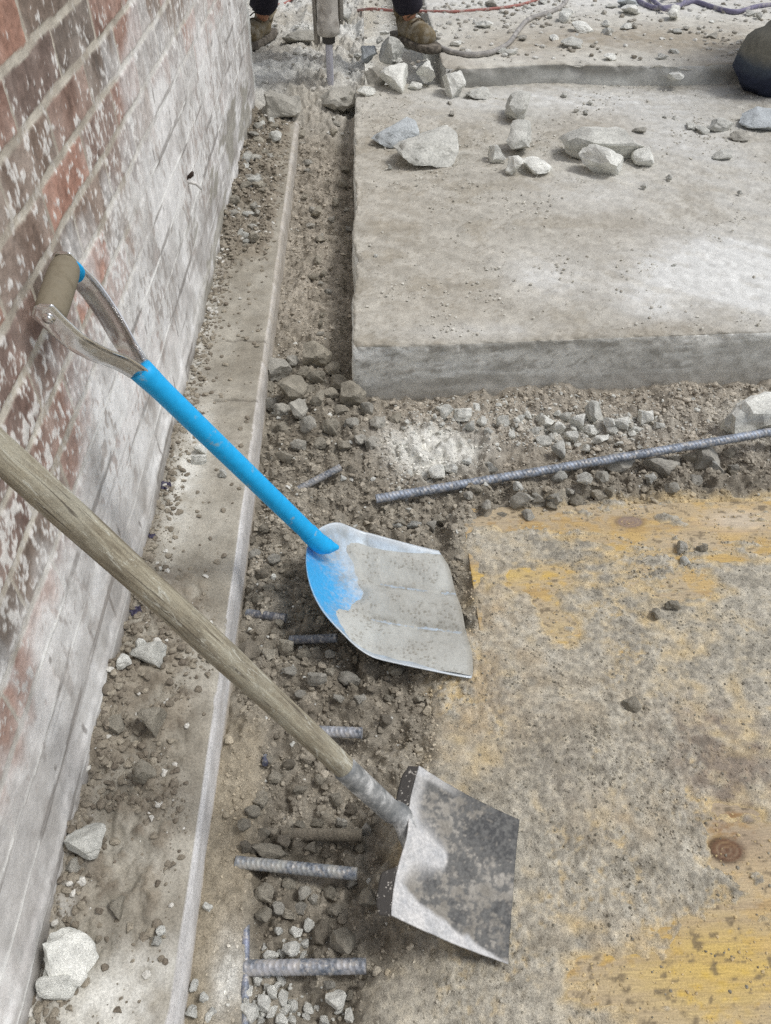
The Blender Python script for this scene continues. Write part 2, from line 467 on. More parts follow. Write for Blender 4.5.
# ------------------------------------------------------------------ brick wall
def build_wall():
    CH = .0872; Z0 = 1.001 - 13 * CH; BL = .262
    yend = 4.47
    uy = axis([(-1.2, .2, .02), (.2, 1.6, .0034), (1.6, 2.6, .0046), (2.6, yend, .0075)])
    plan = [(WX, y, 1., 0.) for y in uy]
    for a in np.linspace(0, pi / 2, 6): plan.append((WX - .01 + .01 * cos(a), yend + .01 * sin(a), cos(a), sin(a)))
    for x in np.linspace(WX - .03, WX - 3, 60): plan.append((x, yend + .01, 0., 1.))
    plan = np.array(plan)
    s = np.concatenate([[0], np.cumsum(np.hypot(np.diff(plan[:, 0]), np.diff(plan[:, 1])))]) - 1.2
    zs = axis([(-.16, 1.2, .0036), (1.2, 2.6, .014)])
    m, n = len(plan), len(zs)
    S = np.tile(s, n); Zv = np.repeat(zs, m)
    NX = np.tile(plan[:, 2], n); NY = np.tile(plan[:, 3], n); BX = np.tile(plan[:, 0], n); BY = np.tile(plan[:, 1], n)
    w1 = .003 * fbm(S * 8, Zv * 8, 81, 2)
    row = np.floor((Zv + w1 - Z0) / CH); fz = (Zv + w1 - Z0) / CH - row
    sh = (row % 2) * .5 + .09 * _h(row, row * 0, row * 0, 5)
    q = (S + w1) / BL + sh; colr = np.floor(q); fs = q - colr
    dz = np.minimum(fz, 1 - fz) * CH; ds = np.minimum(fs, 1 - fs) * BL
    jit = .0012 * fbm(S * 60, Zv * 60, 82, 3)
    mort = 1 - ss(.0058, .0098, np.minimum(dz, ds * 1.5 + .001) + jit)
    bid = _h(row, colr, row * 0, 8); bid2 = _h(row, colr, row * 0 + 2, 8)
    # slurry cover: full at the foot, patchy above, higher at the far part
    n1 = fbm(S * 2.3, Zv * 3.2, 83, 4); n2 = fbm(S * 14, Zv * 9, 84, 4); n3 = fbm(S * 75, Zv * 52, 85, 3); nf = fbm(S * 150, Zv * 110, 86, 2)
    lim = np.interp(S, [.2, .5, .9, 1.3, 1.8, 2.4, 4.5], [.33, .33, .36, .52, .76, .84, .80])
    cov = ss(.09, -.07, Zv - lim + .20 * n1 + .12 * n2 + .06 * (bid - .5) * 2)
    heavy = ss(.05, -.05, Zv - lim * .74 + .12 * n1 + .07 * n2)
    fleck = ss(.46, .80, n3 * .8 + .35 * n1 + .5 * nf + .5 * ss(1.15, .45, Zv) + .25 * (bid2 - .5) - .26 + .3 * fbm(S * 45, Zv * 45, 87, 2))
    smear = ss(.15, .6, n2 + .6 * n1 + .5 * (bid2 - .5))
    # relief
    stri = .0011 * n3 + .0008 * nf
    disp = (1 - mort) * (.0045 + stri + .002 * (bid - .5)) + mort * (.003 + .0012 * n2)
    disp = disp * (1 - .85 * heavy) + heavy * (.0045 + .0007 * n2 + .0003 * n3) + cov * .0006
    plinth = ss(.075, .055, Zv + .012 * n2)
    disp = disp + plinth * (.004 + .0008 * n2)
    disp -= .05 * ss(.12, 0, np.abs(S - yend - .0)) * 0
    # colours
    red = srgb(146, 102, 84); brn = srgb(128, 104, 88); drk = srgb(112, 96, 86); plum = srgb(124, 96, 86); orn = srgb(168, 106, 78)
    bc = mix(brn, red, ss(.4, .75, bid)); bc = mix(bc, drk, ss(.35, .1, bid) * .8); bc = mix(bc, plum, (bid2 > .7) * .7); bc = mix(bc, orn, (bid2 < .13) * .8)
    bc = mix(bc, bc.mean(1)[:, None] * np.array([1.05, 1., .95]), np.full(len(bc), .22))
    bc = bc * (1 + .28 * n2 + .18 * n3)[:, None]
    bc = mix(bc, srgb(172, 164, 158), np.clip(.06 + .22 * n1 + .2 * n2, 0, .45))
    mc = mix(srgb(180, 171, 158), srgb(158, 147, 134), np.clip(.5 + n2, 0, 1))
    c = mix(bc, mc, mort * (1 - .0 * cov))
    wh = mix(srgb(222, 219, 219), srgb(184, 179, 176), np.clip(.36 + .55 * n2 + .3 * n1, 0, 1))
    c = mix(c, srgb(206, 201, 198), np.clip(fleck * .9 * (1 - mort * .6), 0, 1))
    c = mix(c, wh, np.clip(cov * (.5 + .5 * smear + .14 * n3), 0, .94))
    c = mix(c, wh, heavy * np.clip(.86 + .2 * n2, 0, 1))
    hole = ss(.12, .62, n3 * .9 + .55 * n2 + .35 * n1) * ss(.10, .30, Zv + .05 * n2) * heavy
    c = mix(c, mix(bc, srgb(132, 122, 116), np.full(len(bc), .6)), hole * .6)
    disp = disp - hole * .0012
    gryp = ss(.1, .7, fbm(S * 7, Zv * 7, 97, 4)) * heavy
    c = mix(c, srgb(150, 143, 139), gryp * .5)
    lite = (1 - ss(.002, .0045, dz)) * heavy * ss(.0, .4, fbm(S * 1.7 + row * 5.1, Zv * 3, 98, 3) + .15)
    c = mix(c, srgb(226, 223, 220), np.clip(lite, 0, 1) * .8); disp = disp + .0012 * lite
    groove = mort * heavy * ss(.12, .5, fbm(S * 5, Zv * 30, 91, 3))
    c = mix(c, srgb(120, 112, 108), np.clip(groove, 0, 1) * .75)
    stain = ss(.1, .7, fbm(S * 3.4, Zv * 2.2 + S, 92, 4)) * ss(.4, .1, Zv)
    c = mix(c, srgb(128, 117, 108), stain * .5)
    c = mix(c, srgb(120, 111, 101), ss(.05, .01, Zv + .02 * n2) * .75)
    # dark bare smears in the white far foot
    bare = ss(.28, .6, fbm(S * 4.5, Zv * 16, 93, 4)) * ss(2.0, 2.6, S) * ss(.45, .3, Zv)
    c = mix(c, srgb(140, 134, 122), bare * .8)
    # horizontal trowel scrapes in the render
    scr = ss(.45, .8, fbm(S * 2.6, Zv * 34, 94, 3)) * ss(.33, .24, Zv) * .7
    c = mix(c, srgb(138, 130, 125), scr * .55)
    disp = disp - scr * .0006
    # shaggy end of the wall
    endw = np.exp(-((S - (yend + 1.2 - 1.2 + 0.0)) / .05) ** 2)
    disp = disp + endw * .006 * fbm(S * 30, Zv * 16, 95, 3)
    c = mix(c, srgb(205, 203, 200), np.clip(endw * 1.1, 0, .8))
    V = np.stack([BX + NX * disp, BY + NY * disp, Zv], 1)
    fs_ = grid_faces(n, m)
    # cap: top row goes back 0.3 m
    k = len(V); cap = V[-m:].copy(); cap[:, 0] -= .3; V = np.concatenate([V, cap])
    i = np.arange(m - 1); fs_ = np.concatenate([fs_, np.stack([k - m + i, k - m + i + 1, k + i + 1, k + i], 1)])
    c = np.concatenate([c, c[-m:]])
    o = link('brick_wall', raw_mesh('brick_wall', V, fs_, True, c), MAT_WALL)
    tag(o, 'red brown brick wall smeared with white cement slurry, standing along the kerb', 'wall')
build_wall()

# ------------------------------------------------------------------ slab and step
def rounded_block(ax, ay, az, r, fn):
    """block over the given coordinate ticks, rounded by r; fn(V, N) -> displaced V and colours"""
    lo = np.array([ax[0], ay[0], az[0]]); hi = np.array([ax[-1], ay[-1], az[-1]])
    Vs, Fs, n0 = [], [], 0
    def patch(A, B, make, flip):
        nonlocal n0
        a, b = np.meshgrid(A, B); V = make(a.ravel(), b.ravel())
        Vs.append(V); Fs.append(grid_faces(len(B), len(A), flip=flip) + n0); n0 += len(V)
    o = np.ones_like
    patch(ax, ay, lambda a, b: np.stack([a, b, o(a) * hi[2]], 1), False)
    patch(ax, az, lambda a, b: np.stack([a, o(a) * lo[1], b], 1), False)
    patch(ay, az, lambda a, b: np.stack([o(a) * lo[0], a, b], 1), True)
    patch(ay, az, lambda a, b: np.stack([o(a) * hi[0], a, b], 1), False)
    patch(ax, az, lambda a, b: np.stack([a, o(a) * hi[1], b], 1), True)
    V = np.concatenate(Vs); Fc = np.concatenate(Fs)
    inner = np.clip(V, lo + r, hi - r); inner[:, 2] = np.clip(V[:, 2], lo[2], hi[2] - r)
    d = V - inner; L = np.linalg.norm(d, axis=1)[:, None]; N = d / np.maximum(L, 1e-9)
    V = np.where(L > 1e-9, inner + N * r, V)
    return V, N, Fc

def build_slab():
    t = lambda a, b, s, e=.03, k=.004: np.concatenate([np.arange(0, e, k), axis([(e, b, s)]), [b]])
    ax = np.concatenate([np.arange(0, .03, .004), axis([(.03, 2.2, .0085), (2.2, SLAB_W, .03)]), [SLAB_W]])
    ay = np.concatenate([np.arange(0, .03, .004), axis([(.03, .6, .0075), (.6, SLAB_D, .012)]), [SLAB_D]])
    az = np.concatenate([axis([(-.26, -.03, .008)]), np.arange(-.03, .0001, .004)])
    V, N, Fc = rounded_block(ax, ay, az, .012, None)
    x, y, z = V.T
    e_f = ss(.05, .0, y) * ss(-.06, 0, z); e_l = ss(.05, 0., x) * ss(-.06, 0, z)
    n1 = fbm3(V, 5, 101, 3); n2 = fbm3(V, 26, 102, 3); n3 = fbm3(V, 90, 103, 2)
    chip = np.clip(fbm3(V, 14, 104, 3) - .28, 0, 1)
    d = .002 * n1 + .0022 * n2 + .0011 * n3 - (.016 * chip + .006 * np.clip(fbm3(V, 60, 118, 2), 0, 1)) * np.maximum(e_f, e_l)
    top = N[:, 2] > .7
    dl, il = worley(x * 38, y * 38, 105)
    d = d + top * .002 * fbm(x * 60, y * 60, 114, 3) + top * .012 * np.clip(.4 - dl, 0, 1) * (il > .62) * ss(-.1, .4, fbm(x * 4, y * 4, 106, 3) + .5 * (y > 1.4))
    V = V + N * d[:, None]
    # broken notch in the left edge, and the left edge runs a little uneven
    notch = ss(.0, .012, y - .30) * ss(.4, .3, y - .3) * ss(.09, .0, x)
    V[:, 0] += .008 * notch * (1 + .4 * n2) + .006 * ss(.1, 0, x) * fbm(y * 3, y * 0, 107, 3)
    V[:, 1] += .008 * ss(.1, 0, y) * fbm(x * 2.2, x * 0, 108, 3)
    V[:, 2] = np.where(top, V[:, 2] + .004 * fbm(x * 2, y * 2, 109, 2), V[:, 2])
    # to world
    c_, s_ = cos(SL_ANG), sin(SL_ANG)
    W = np.stack([SLX + V[:, 0] + V[:, 1] * SLK, SLY + V[:, 0] * tan(SL_ANG) + V[:, 1], V[:, 2] + SLAB_T], 1)
    beige = srgb(176, 169, 158); gry = srgb(156, 149, 138)
    c = mix(beige, gry, np.clip(.45 + .6 * n1 + .5 * n2, 0, 1))
    n5 = fbm(x * 130, y * 130, 115, 3); n6 = fbm(x * 9, y * 9, 116, 4)
    c = mix(c, srgb(132, 122, 107), top * np.clip(ss(.25, .75, n5 + .5 * n6) * .6, 0, 1))
    c = mix(c, srgb(150, 140, 124), top * ss(.05, .6, n6) * .55)
    wx, wy = W[:, 0], W[:, 1]
    wt = blobs(wx, wy, [(700, 270, 70, 34, 1.1), (770, 280, 60, 50, .8), (545, 275, 40, 26, .55), (650, 300, 40, 22, .5), (560, 100, 160, 16, .6), (660, 130, 80, 26, .45), (600, 190, 60, 30, .4), (740, 180, 60, 60, .35), (480, 330, 70, 8, .4)], SLAB_T)
    c = mix(c, srgb(206, 204, 202), top * np.clip(wt * (1 + .55 * n2), 0, .9))
    br = blobs(wx, wy, [(600, 125, 40, 14, .8), (390, 210, 50, 50, .35), (440, 300, 80, 30, .35), (680, 330, 60, 10, .5), (385, 130, 30, 30, .4), (620, 230, 60, 24, .35)], SLAB_T)
    c = mix(c, srgb(142, 129, 110), top * np.clip(br * .7 * (1 + .6 * n2), 0, .8))
    side = N[:, 2] < .5
    fz = V[:, 2]
    fc = mix(srgb(212, 208, 202), srgb(160, 155, 147), np.clip(.5 + .55 * fbm(x * 5, fz * 16, 111, 4) + .3 * n2, 0, 1))  # streaked face colours, lifted above the top's to offset their weaker light
    fc = mix(fc, srgb(212, 210, 207), ss(.1, .6, fbm(x * 3.2 + 4, fz * 22, 112, 4)) * .7)
    fc = mix(fc, srgb(128, 121, 112), ss(.35, .7, fbm(x * 70, fz * 80, 117, 3)) * .55)
    fc = mix(fc, srgb(226, 224, 220), ss(.25, .6, fbm(x * 9, fz * 70, 119, 4)) * .5)
    fc = mix(fc, srgb(200, 197, 192), ss(.6, 1.4, x) * .45)
    fc = mix(fc, srgb(172, 166, 158), ss(-.1, -.16, fz + .02 * n2) * .6)
    c = mix(c, fc, side * 1.)
    o = link('concrete_slab', raw_mesh('concrete_slab', W - np.array([SLX, SLY, 0]), Fc, True, c), MAT_CONC, None, (SLX, SLY, 0))
    tag(o, 'large thick grey concrete slab with a clean front edge, strewn with broken chunks', 'slab')
    # upper step behind
    ax = np.concatenate([np.arange(0, .04, .005), axis([(.04, 3., .013), (3., 5., .05)])])
    ay = np.concatenate([np.arange(0, .04, .005), axis([(.04, 1.6, .016), (1.6, 4.5, .1)])])
    az = np.concatenate([axis([(-.3, -.03, .02)]), np.arange(-.03, .0001, .005)])
    V, N, Fc = rounded_block(ax, ay, az, .014, None)
    x, y, z = V.T
    n1 = fbm3(V, 4, 121, 3); n2 = fbm3(V, 20, 122, 3); n3 = fbm3(V, 70, 123, 2)
    chip = np.clip(fbm3(V, 9, 124, 3) - .1, 0, 1)
    e_f = ss(.07, .0, y) * ss(-.08, 0, z)
    top = N[:, 2] > .7
    dl, il = worley(x * 22 + n2, y * 22, 125)
    V = V + N * (.004 * n1 + .004 * n2 + .002 * n3 - .05 * chip * e_f + top * .018 * np.clip(.45 - dl, 0, 1) * (il > .5) * ss(.05, .3, y))[:, None]
    V[:, 1] += .03 * ss(.15, 0, y) * fbm(x * 1.6, x * 0, 126, 3)
    W = V + np.array([STEP_X, STEP_Y, STEP_T])
    c = mix(srgb(190, 184, 174), srgb(160, 150, 136), np.clip(.5 + .55 * n1 + .4 * n2, 0, 1))
    c = mix(c, srgb(150, 136, 116), top * np.clip(blobs(W[:, 0], W[:, 1], [(640, 38, 110, 12, .9), (520, 45, 60, 8, .5), (740, 50, 60, 14, .5)], STEP_T) * (1 + .6 * n2), 0, .85))
    c = mix(c, srgb(206, 203, 200), top * np.clip(ss(.6, 1.4, y) * .6 + .3 * n2, 0, .8))
    fc = mix(srgb(196, 194, 190), srgb(140, 136, 130), np.clip(.45 + .9 * fbm(x * 2.4, z * 9, 127, 4), 0, 1))
    c = mix(c, fc, (N[:, 2] < .5) * 1.)
    o = link('concrete_step', raw_mesh('concrete_step', V, Fc, True, c), MAT_CONC, None, (STEP_X, STEP_Y, STEP_T))
    tag(o, 'low raised concrete step behind the large slab, its broken top covered in dust', 'step')
build_slab()

# ------------------------------------------------------------------ plywood board
def build_ply():
    ax = axis([(.25, 1.3, .004), (1.3, 1.9, .02)]); ay = axis([(-.4, .2, .02), (.2, PLY_Y1 + .05, .004)])
    az = np.array([-.018, -.012, -.006, -.003, 0.])
    V, N, Fc = rounded_block(ax, ay, az, .0015, None)
    x, y, z = V.T
    knot = at(727, 850, ZPLY)
    bx, by = x - knot[0], y - knot[1]
    rk = np.hypot(bx / .03, by / .022); bend = .03 * np.exp(-(rk / 2.6) ** 2) * np.sign(by + 1e-6)
    knot2 = at(630, 522, ZPLY); b2x, b2y = x - knot2[0], y - knot2[1]; r2 = np.hypot(b2x / .035, b2y / .02)
    bend = bend + .03 * np.exp(-(r2 / 2.2) ** 2) * np.sign(b2y + 1e-6)
    yy = y - bend + .012 * fbm(x * 3.2, y * 4, 131, 3)
    gr = fbm(x * 2.2, yy * 90, 132, 4); gr2 = fbm(x * 5, yy * 260, 133, 2)
    n1 = fbm(x * 3, y * 6, 134, 4); n2 = fbm(x * 22, y * 34, 135, 4); n3 = fbm(x * 60, y * 110, 136, 3)
    ochre = srgb(202, 172, 112); yel = srgb(222, 188, 84); tan = srgb(200, 178, 140); brn = srgb(156, 128, 92)
    c = mix(ochre, tan, np.clip(.45 + .8 * n1, 0, 1))
    c = mix(c, yel, np.clip(blobs(x, y, [(500, 575, 50, 10, 1.), (720, 960, 80, 50, 1.1), (560, 600, 10, 10, 1.), (690, 985, 70, 40, .8), (560, 630, 14, 14, .8), (620, 555, 70, 10, .4)]) * (1 + .5 * n2), 0, 1) * .85)
    c = mix(c, brn, np.clip(.12 + .45 * gr + .2 * gr2, 0, .75))
    c = mix(c, srgb(128, 92, 64), np.clip(blobs(x, y, [(745, 800, 40, 40, .8), (730, 840, 30, 26, .5)]) * (1 + .8 * n2), 0, .8))
    c = mix(c, srgb(218, 206, 188), np.clip(blobs(x, y, [(740, 520, 40, 12, .9), (690, 545, 30, 10, .5)]), 0, .8))
    n6 = fbm(x * 14 + y * 3, y * 22, 137, 5)
    film = np.clip(ss(-.3, .55, .8 * n2 + .6 * n3 + .7 * n6 + .55 + .4 * n1) * .9, 0, 1) * (1 - .68 * np.clip(blobs(x, y, [(725, 965, 90, 50, 1.), (500, 575, 60, 10, .7), (740, 520, 90, 26, .6), (762, 880, 40, 50, .6), (600, 530, 90, 10, .6)]), 0, 1))
    c = mix(c, srgb(186, 174, 152), film * .8)
    c = mix(c, srgb(110, 98, 80), ss(.6, 1.0, n3 + .5 * n2 + .3 * n6) * .75)
    for r_, k0 in ((rk, srgb(122, 90, 68)), (r2, srgb(158, 138, 128))):
        c = mix(c, k0 * .35, np.exp(-((r_ - 1.0) / .2) ** 2) * .9 * (.5 + .5 * ss(.02, -.02, bx)))
        c = mix(c, k0 * .8, ss(1., .85, r_) * (.8 + .2 * np.sin(r_ * 18)))
    V = V + np.array([0, 0, ZPLY]) + N * (.0005 * gr)[:, None]
    m = Mat('worn_plywood', .75)
    cc = m.mixc(m.attr(), m.ramp(m.noise(30, 6, .6, (1, 14, 1)), [(.3, .78), (.7, 1.15)]), 1., 'MULTIPLY')
    cc = m.mixc(cc, m.ramp(m.noise(300, 3), [(.3, .8), (.7, 1.15)]), 1., 'MULTIPLY')
    m.base(cc); m.bump(m.noise(60, 6, .6, (1, 10, 1)), .0012, .6)
    b = np.array([.3, .9, ZPLY])
    o = link('plywood_board', raw_mesh('plywood_board', V - b, Fc, True, c), m.m, None, b)
    tag(o, 'yellow plywood formwork board smeared with grey cement, lying in front of the slab', 'board')
build_ply()

# ------------------------------------------------------------------ stones
def stone_proto(seed, sub=3, planes=11, squash=(1, 1, 1), rough=.04):
    rg = np.random.default_rng(seed)
    bm = bmesh.new(); bmesh.ops.create_icosphere(bm, subdivisions=sub, radius=1)
    V = np.array([v.co for v in bm.verts]); Fc = np.array([[v.index for v in f.verts] for f in bm.faces]); bm.free()
    V *= np.array([1, .82, .7])
    for _ in range(planes):
        d = rg.normal(size=3); d /= np.linalg.norm(d); k = rg.uniform(.34, .72)
        s = V @ d - k; V = V - np.where(s > 0, s, 0)[:, None] * d
    V += (rough * fbm3(V, 2.4, seed % 97, 3) + .45 * rough * fbm3(V, 8, seed % 89, 3))[:, None] * V
    V *= np.array(squash); V -= V.mean(0); V /= np.abs(V[:, :2]).max()
    return V, Fc

ROCKS = [stone_proto(300 + k, 4, 9 + k % 6, (1, 1, (.7, .85, .95)[k % 3]), .12) for k in range(14)]
FLATS = [stone_proto(400 + k, 4, 12, (1, .9, .42), .11) for k in range(6)]
LUMPS = [stone_proto(500 + k, 3, 6, (1, 1, .85), .22) for k in range(8)]
def shared(protos, nm):
    return [raw_mesh(nm, V, Fc, True) for V, Fc in protos]
ME_ROCK = shared(ROCKS, 'concrete_chunk'); ME_FLAT = shared(FLATS, 'concrete_chip'); ME_LUMP = shared(LUMPS, 'dirt_clod')
for me in ME_ROCK + ME_FLAT + ME_LUMP:
    me.materials.append(MAT_ROCK)
    try: me.set_sharp_from_angle(angle=radians(24))
    except Exception: pass
WHITE = srgb(214, 211, 204); LGREY = srgb(186, 183, 176); MGREY = srgb(160, 154, 144); BROWN = srgb(146, 137, 122); DARK = srgb(124, 114, 100); BLUEG = srgb(178, 182, 186)

def stone(name, kind, px, py, w, h, col, label, cat, group=None, rot=None, z0=-.09, lift=None, tilt=.18, vary=.1):
    """stone resting on what is below it; w,h its size in the photo"""
    p = drop(px, py + h * .12, z0); k = ppm(p)
    mes, protos = {'rock': (ME_ROCK, ROCKS), 'flat': (ME_FLAT, FLATS), 'lump': (ME_LUMP, LUMPS)}[kind]
    i = random.randrange(len(mes)); o = bpy.data.objects.new(name, mes[i]); COL.objects.link(o)
    V = protos[i][0]; ext = (V.max(0) - V.min(0)) / 2
    wx = w * .5 / k * 1.04; elev = (CAMZ - p[2]) / np.linalg.norm(p - C0); ce = sqrt(1 - elev * elev); hh = h * .5 / k * 1.04
    wz = min((.42 if kind == 'flat' else (1.15 if h >= .95 * w else .78)) * wx, .9 * hh / max(ce, .3)); wy = min(max(sqrt(max(hh * hh - (wz * ce) ** 2, 0)) / elev, .5 * wx), 1.5 * wx)
    sx, sy, sz = wx / ext[0], wy / ext[1], wz / ext[2]
    o.scale = (sx, sy, sz)
    o.rotation_euler = (random.uniform(-tilt, tilt), random.uniform(-tilt, tilt), rot if rot is not None else random.choice((0, pi)) + random.uniform(-.35, .35))
    hz = -(V[:, 2].min()) * sz
    o.location = (p[0], p[1], p[2] + hz * (.7 if lift is None else lift))
    j = 1 + random.uniform(-vary, vary); o.color = (*[float(q) * j for q in col], 1)
    return tag(o, label, cat, group)

# one by one
CH = 'concrete_chunk'
N_ = [
 # on the slab
 ('flat', 398, 138, 46, 24, BLUEG, 'flat bluish grey concrete chunk at the left back edge of the slab', .05),
 ('flat', 430, 151, 60, 38, LGREY, 'wide pale concrete chunk beside the flat bluish one on the slab', .05),
 ('rock', 495, 158, 14, 17, WHITE, 'small pale block of concrete just left of the stacked chunks on the slab', .05),
 ('rock', 516, 114, 28, 30, LGREY, 'upright grey chunk, rearmost of the line of chunks in the middle of the slab', .05),
 ('rock', 519, 145, 26, 34, LGREY, 'tall wedge of grey concrete in the middle of the line of chunks on the slab', .05),
 ('rock', 513, 169, 16, 20, WHITE, 'thin pale sliver in front of the tall grey wedge on the slab', .05),
 ('flat', 534, 168, 27, 16, WHITE, 'white flat chip lying right of the pale sliver on the slab', .05),
 ('lump', 600, 152, 74, 32, LGREY, 'largest rounded grey concrete lump on the slab, behind a paler block', .05),
 ('rock', 601, 167, 44, 28, WHITE, 'pale angular block leaning on the largest lump on the slab', .05),
 ('rock', 643, 161, 22, 18, WHITE, 'small white chunk just right of the largest lump on the slab', .05),
 ('flat', 720, 128, 26, 12, LGREY, 'flat grey chip on the slab left of the kneeling worker', .05),
 ('flat', 758, 123, 36, 18, BLUEG, 'flat greenish grey chunk on the slab below the kneeling worker', .05),
 ('flat', 740, 138, 18, 9, MGREY, 'thin dull chip between two flat chunks near the right edge of the slab', .05),
 ('flat', 722, 157, 20, 9, LGREY, 'lone flat chip in front of the chips near the right edge of the slab', .05),
 ('flat', 690, 127, 12, 7, LGREY, 'tiny chip at the left end of the row of chips on the slab', .05),
 ('flat', 701, 131, 12, 7, LGREY, 'tiny chip second in the row of chips on the slab', .05),
 ('flat', 640, 132, 14, 6, MGREY, 'dull thin flake on the slab behind the small white chunk', .05),
 # rubble heap by the breaker
 ('lump', 338, 105, 36, 22, MGREY, 'dusty brown grey boulder under the tip of the breaker chisel', .05),
 ('rock', 281, 112, 40, 26, MGREY, 'blocky grey brown chunk by the foot of the wall end', .02),
 ('rock', 368, 58, 16, 16, BLUEG, 'small bluish stone at the top of the heap behind the breaker', .15),
 ('rock', 390, 58, 24, 24, LGREY, 'upright pale chunk at the top of the rubble heap', .15),
 ('rock', 397, 81, 28, 24, WHITE, 'broad white chunk in the front of the rubble heap', .15),
 ('rock', 426, 77, 18, 20, WHITE, 'narrow white chunk right of the broad one in the rubble heap', .15),
 ('rock', 453, 92, 22, 28, WHITE, 'tall white chunk standing at the corner of the step', .1),
 ('rock', 377, 80, 26, 26, MGREY, 'dark grey chunk in the rubble heap left of the broad white one', .13),
 ('flat', 366, 93, 18, 8, WHITE, 'flat white flake lying in front of the rubble heap', .09),
 ('flat', 350, 109, 22, 10, MGREY, 'flat dull flake right of the boulder under the chisel', .09),
 ('rock', 415, 88, 14, 9, WHITE, 'small white pebble between the two white chunks of the heap', .12),
 ('flat', 478, 96, 24, 12, LGREY, 'flat pale chip right of the tall white chunk', .09),
 ('flat', 300, 40, 34, 12, MGREY, 'flat dark stone between the breaker and the left boot', .15),
 ('rock', 345, 20, 14, 16, LGREY, 'small pale stone behind the breaker body', .2),
 # upper step
 ('rock', 565, 20, 14, 14, WHITE, 'pale stone standing on the upper step beside the grey hose', .18),
 ('flat', 580, 30, 22, 9, WHITE, 'flat pale chip in front of the standing stone on the upper step', .18),
 ('flat', 572, 45, 22, 9, LGREY, 'flat grey chip nearest the edge of the upper step', .18),
 ('flat', 627, 5, 22, 9, BLUEG, 'bluish flat stone at the back of the upper step', .18),
 ('rock', 673, 17, 12, 16, WHITE, 'small white upright stone under the purple hose', .18),
 ('flat', 630, 12, 20, 9, WHITE, 'white chip in front of the bluish flat stone', .18),
 ('flat', 675, 78, 16, 8, WHITE, 'small white stone sitting at the foot of the step riser', .09),
 # kerb
 ('rock', 88, 840, 37, 35, LGREY, 'round grey stone against the wall on the kerb', 0.),
 ('lump', 70, 954, 50, 46, WHITE, 'large white two lobed stone at the foot of the wall on the kerb', 0.),
 ('rock', 62, 986, 40, 24, WHITE, 'smaller white stone tucked in front of the large two lobed one', 0.),
 ('rock', 153, 657, 34, 24, LGREY, 'pale broken stone, largest of three on the kerb below the wooden handle', 0.),
 ('rock', 143, 647, 13, 15, WHITE, 'small white stone behind the largest of three on the kerb', 0.),
 ('rock', 125, 664, 14, 16, WHITE, 'white chip nearest the wall in the group of three on the kerb', 0.),
 ('rock', 75, 866, 14, 16, MGREY, 'small dull pebble in front of the round grey stone by the wall', 0.),
 ('rock', 120, 905, 15, 26, BROWN, 'long brown pebble lying in the dirt on the kerb', 0.),
 ('rock', 145, 775, 22, 22, BROWN, 'brown dirt coated stone on the kerb behind the round grey stone', 0.),
 ('rock', 116, 725, 20, 18, BROWN, 'brown stone by the wall foot below the three pale stones', 0.),
 ('rock', 155, 722, 26, 26, BROWN, 'dirt coated stone in the middle of the kerb below the three pale stones', 0.),
 ('rock', 162, 931, 9, 9, WHITE, 'white crumb near the kerb edge', 0.),
 ('rock', 157, 941, 10, 10, LGREY, 'grey crumb below the white crumb near the kerb edge', 0.),
 ('rock', 203, 450, 14, 12, WHITE, 'pale crumb on the kerb under the blue shovel shaft', 0.),
 ('rock', 200, 461, 15, 11, WHITE, 'pale crumb lying in front of another under the blue shovel shaft', 0.),
 ('rock', 223, 475, 8, 9, LGREY, 'little grey crumb near the kerb edge under the blue shovel shaft', 0.),
 # by the long bar and the board
 ('lump', 748, 424, 66, 44, WHITE, 'big rough white concrete lump under the long reinforcing bar', -.08),
 ('rock', 520, 504, 24, 16, MGREY, 'grey stone at the top left corner of the plywood', -.09),
 ('rock', 528, 516, 14, 11, MGREY, 'small grey stone in front of the one at the plywood corner', -.09),
 ('rock', 680, 549, 10, 16, MGREY, 'dark grey pebble, rear one of the trio on the plywood', -.088),
 ('rock', 684, 562, 10, 9, LGREY, 'pale pebble in front of the dark one on the plywood', -.088),
 ('rock', 702, 549, 10, 8, BROWN, 'brown pebble right of the trio on the plywood', -.088),
 ('lump', 672, 607, 16, 10, BROWN, 'dark crumb of cement in the middle of the crust', -.085),
 ('lump', 655, 614, 9, 12, BROWN, 'dark narrow crumb left of the middle crumb on the crust', -.085),
 ('lump', 630, 705, 16, 14, BROWN, 'dark clump of cement crumbs low on the crust', -.085),
 ('rock', 490, 470, 12, 12, LGREY, 'grey chip touching the long bar near its left part', -.09),
 ('rock', 615, 468, 34, 20, MGREY, 'broad grey stone below the middle of the long bar', -.09),
 ('rock', 663, 472, 36, 18, MGREY, 'wide dark stone below the right part of the long bar', -.09),
 ('rock', 704, 462, 28, 26, MGREY, 'dark lump of soil just left of the big white lump', -.09),
]
for (kd, px, py, w, h, col, lab, z0) in N_:
    dirt_ = kd == 'lump' and 'crumb' in lab
    stone('dirt_clod' if dirt_ else ('concrete_chip' if kd == 'flat' else CH), kd, px, py, w, h, col, lab, 'clod' if dirt_ else ('chip' if kd == 'flat' else 'stone'), z0=z0, vary=.04)

